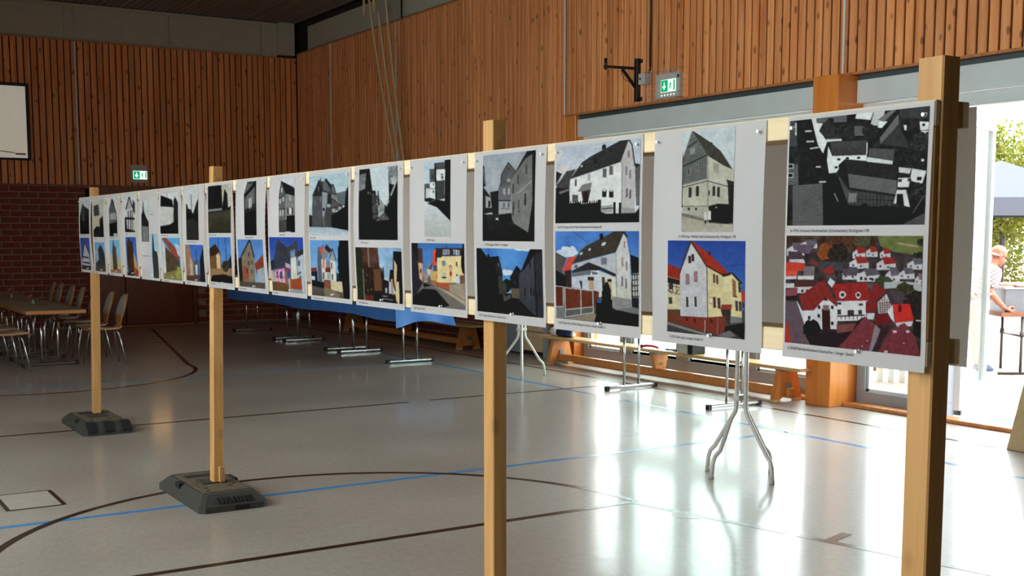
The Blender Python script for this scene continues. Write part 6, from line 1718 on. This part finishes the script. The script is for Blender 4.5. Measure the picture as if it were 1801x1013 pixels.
MB().tube([hp(-0.02, -0.01, -0.080), hp(-0.07, -0.02, -0.062), hp(-0.103, -0.02, 0), hp(-0.07, -0.02, 0.062), hp(-0.02, -0.01, 0.080)], 0.016, 8, radii=[0.006, 0.016, 0.018, 0.016, 0.006]).build('hair', gh, man)
# shirt (short sleeves), trousers, shoes
pts = [L(-0.10,0,0.84), L(-0.07,0,0.95), L(0.01,0,1.08), L(0.075,0,1.19), L(0.12,0,1.255),
       L(0.09,-0.175,1.185), L(0.045,-0.22,1.06), L(0.022,-0.238,0.985), L(0.11,0.175,1.185), L(0.155,0.215,1.11), L(0.192,0.243,1.05)]
ed = [(0,1),(1,2),(2,3),(3,4),(3,5),(5,6),(6,7),(3,8),(8,9),(9,10)]
rd = [(0.15,0.18),(0.145,0.175),(0.14,0.17),(0.12,0.15),(0.08,0.09),0.085,0.072,0.066,0.085,0.072,0.066]
skin('shirt', pts, ed, rd, SH, man, 0)
pts = [L(-0.11,0,0.86), L(-0.07,-0.09,0.78), L(-0.01,-0.10,0.47), L(-0.02,-0.10,0.08), L(-0.07,0.09,0.78), L(0.02,0.11,0.47), L(0.04,0.12,0.08)]
ed = [(0,1),(1,2),(2,3),(0,4),(4,5),(5,6)]
skin('trousers', pts, ed, [(0.12,0.15),0.10,0.072,0.062,0.10,0.072,0.062], plain('pale_trousers', (176, 170, 160), 0.9, var=0.05), man, 0)
for s, f0 in ((-1, -0.02), (1, 0.04)):
    sh = plain('navy_shoe', (70, 82, 104), 0.7, var=0.1)
    l = 0.10 * s if s < 0 else 0.12
    o = skin('shoe', [L(f0 - 0.05, l, 0.055), L(f0 + 0.06, l, 0.05), L(f0 + 0.17, l, 0.04)], [(0, 1), (1, 2)], [(0.042, 0.042), (0.045, 0.04), (0.036, 0.028)], sh, man, 0)
    obox(MB(), PB, f0 - 0.09, f0 + 0.20, l - 0.045, l + 0.045, 0.0, 0.022).build('sole', 'whitepaint', o)

# gazebo with grey canopy
gz = (20.3, 14.6)
t = thing('gazebo', (gz[0], gz[1], G0), 'pop-up gazebo with grey canopy beyond the open door', 'gazebo')
can = plain('grey_canopy', (66, 70, 80), 0.8, var=0.05)
A = 1.5; zt = 2.3
def gp(f, l, z): return loc(gz, f, l, z)
cn = [gp(-A, -A, zt), gp(A, -A, zt), gp(A, A, zt), gp(-A, A, zt)]
m = MB().add([*cn, gp(0, 0, 3.05)] + [v - Vector((0, 0, 0.03)) for v in [*cn, gp(0, 0, 3.05)]], [(0,1,4),(1,2,4),(2,3,4),(3,0,4),(5,9,6),(6,9,7),(7,9,8),(8,9,5)])
m.build('canopy', can, t)
m = MB()
for a, b in ((0, 1), (1, 2), (2, 3), (3, 0)):
    d = (cn[b] - cn[a]).normalized(); n = Vector((d.y, -d.x, 0)) * 0.008
    vs = [cn[a], cn[b], cn[b] + n, cn[a] + n]
    m.add([v for v in vs] + [v - Vector((0, 0, 0.33)) for v in vs], [(0,1,2,3),(4,7,6,5),(0,4,5,1),(1,5,6,2),(2,6,7,3),(3,7,4,0)])
m.build('valance', can, t)
for f, l in ((-A, -A), (A, -A), (A, A), (-A, A)):
    MB().tube([gp(f * 0.98, l * 0.98, 0), gp(f * 0.98, l * 0.98, zt)], 0.02, 8).build('leg', 'alu', t)

# trees and shrubs behind the yard
def tree(x, y, h, r, label, cols, seed, n=16000, leaf=0.065):
    rs = np.random.default_rng(seed)
    t = thing('tree', (x, y, G0), label, 'tree', 'trees beyond the yard')
    MB().tube([(x, y, G0), (x + 0.05, y, h * 0.35), (x - 0.05, y + 0.05, h * 0.7)], 0.12, 8, radii=[0.09, 0.07, 0.03]).build('trunk', iron, t)
    blobs = [(rs.normal(0, r * 0.45), rs.normal(0, r * 0.45), h * (0.22 + 0.72 * rs.random()), r * (0.35 + 0.3 * rs.random())) for _ in range(16)]
    C = []
    for k in range(n):
        b = blobs[k % len(blobs)]; v = rs.normal(size=3); v /= np.linalg.norm(v); q = b[3] * (0.6 + 0.45 * rs.random())
        C.append((x + b[0] + v[0] * q, y + b[1] + v[1] * q, max(0.1, b[2] + v[2] * q)))
    C = np.array(C); a = rs.normal(size=(n, 3)); a /= np.linalg.norm(a, axis=1)[:, None]; b = np.cross(a, rs.normal(size=(n, 3))); b /= np.linalg.norm(b, axis=1)[:, None]
    s = leaf * (0.6 + 0.8 * rs.random((n, 1)))
    V = np.concatenate([C - a * s, C + b * s * 0.55, C + a * s, C - b * s * 0.55], axis=1).reshape(-1, 3)
    me = bpy.data.meshes.new('foliage'); o0 = ORG[t.name]
    me.from_pydata((V - np.array(o0)).tolist(), [], np.arange(4 * n).reshape(n, 4).tolist())
    me.materials.append(cols)
    o = bpy.data.objects.new('foliage', me); COL.objects.link(o); o.parent = t; o['kind'] = 'stuff'
def leafmat(name, a, b):
    m, nt, bs = base_mat(name); setp(bs, 0.6)
    n = nt.nodes.new('ShaderNodeTexNoise'); n.inputs['Scale'].default_value = 3.0
    tc = nt.nodes.new('ShaderNodeTexCoord'); nt.links.new(tc.outputs['Object'], n.inputs['Vector'])
    r = ramp(nt, [(0.35, lin(a)), (0.65, lin(b))]); nt.links.new(n.outputs['Fac'], r.inputs['Fac']); nt.links.new(r.outputs['Color'], bs.inputs['Base Color'])
    tr = nt.nodes.new('ShaderNodeBsdfTranslucent'); nt.links.new(r.outputs['Color'], tr.inputs[0])
    mx = nt.nodes.new('ShaderNodeMixShader'); mx.inputs[0].default_value = 0.35
    nt.links.new(bs.outputs[0], mx.inputs[1]); nt.links.new(tr.outputs[0], mx.inputs[2]); nt.links.new(mx.outputs[0], nt.nodes['Material Output'].inputs[0])
    return m
lm1 = leafmat('yellow_green_leaf', (74, 86, 14), (120, 120, 26)); lm2 = leafmat('green_leaf', (46, 66, 18), (88, 100, 30))
tree(27.0, 19.3, 4.2, 2.2, 'bright yellow green tree beyond the gazebo, behind the bald person', lm1, 3)
tree(31.6, 15.2, 4.4, 2.4, 'green tree at the far right beyond the yard', lm2, 4)
tree(25.4, 24.6, 4.0, 2.3, 'green tree seen through the glass of the open door', lm2, 5)
tree(33.4, 24.0, 4.6, 2.6, 'pale green tree furthest from the door', lm1, 6)

# small things outside the fixed pane
t = thing('picket_fence', (10.6, 8.9, G0), 'white picket fence piece outside the fixed glass pane', 'fence')
for k in range(5):
    y0 = 8.60 + 0.11 * k; x0 = 10.6 - 0.05 * k
    MB().prism([(y0 - 0.04, G0), (y0 + 0.04, G0), (y0 + 0.04, 0.9), (y0, 0.96), (y0 - 0.04, 0.9)], 0, x0 - 0.01, x0 + 0.01).build('picket', 'whitepaint', t)
for z in (0.2, 0.7):
    MB().quadbar((10.64, 8.56, z), (10.38, 9.1, z), 0.03, 0.06).build('rail', 'whitepaint', t)
tag(MB().tube([(11.2, 9.7, G0), (11.2, 9.7, 1.0), (11.2, 9.7, 1.04)], 0.05, 10, radii=[0.05, 0.05, 0.02]).build('wooden_post', brown), 'short reddish brown post outside the fixed glass pane', 'post')
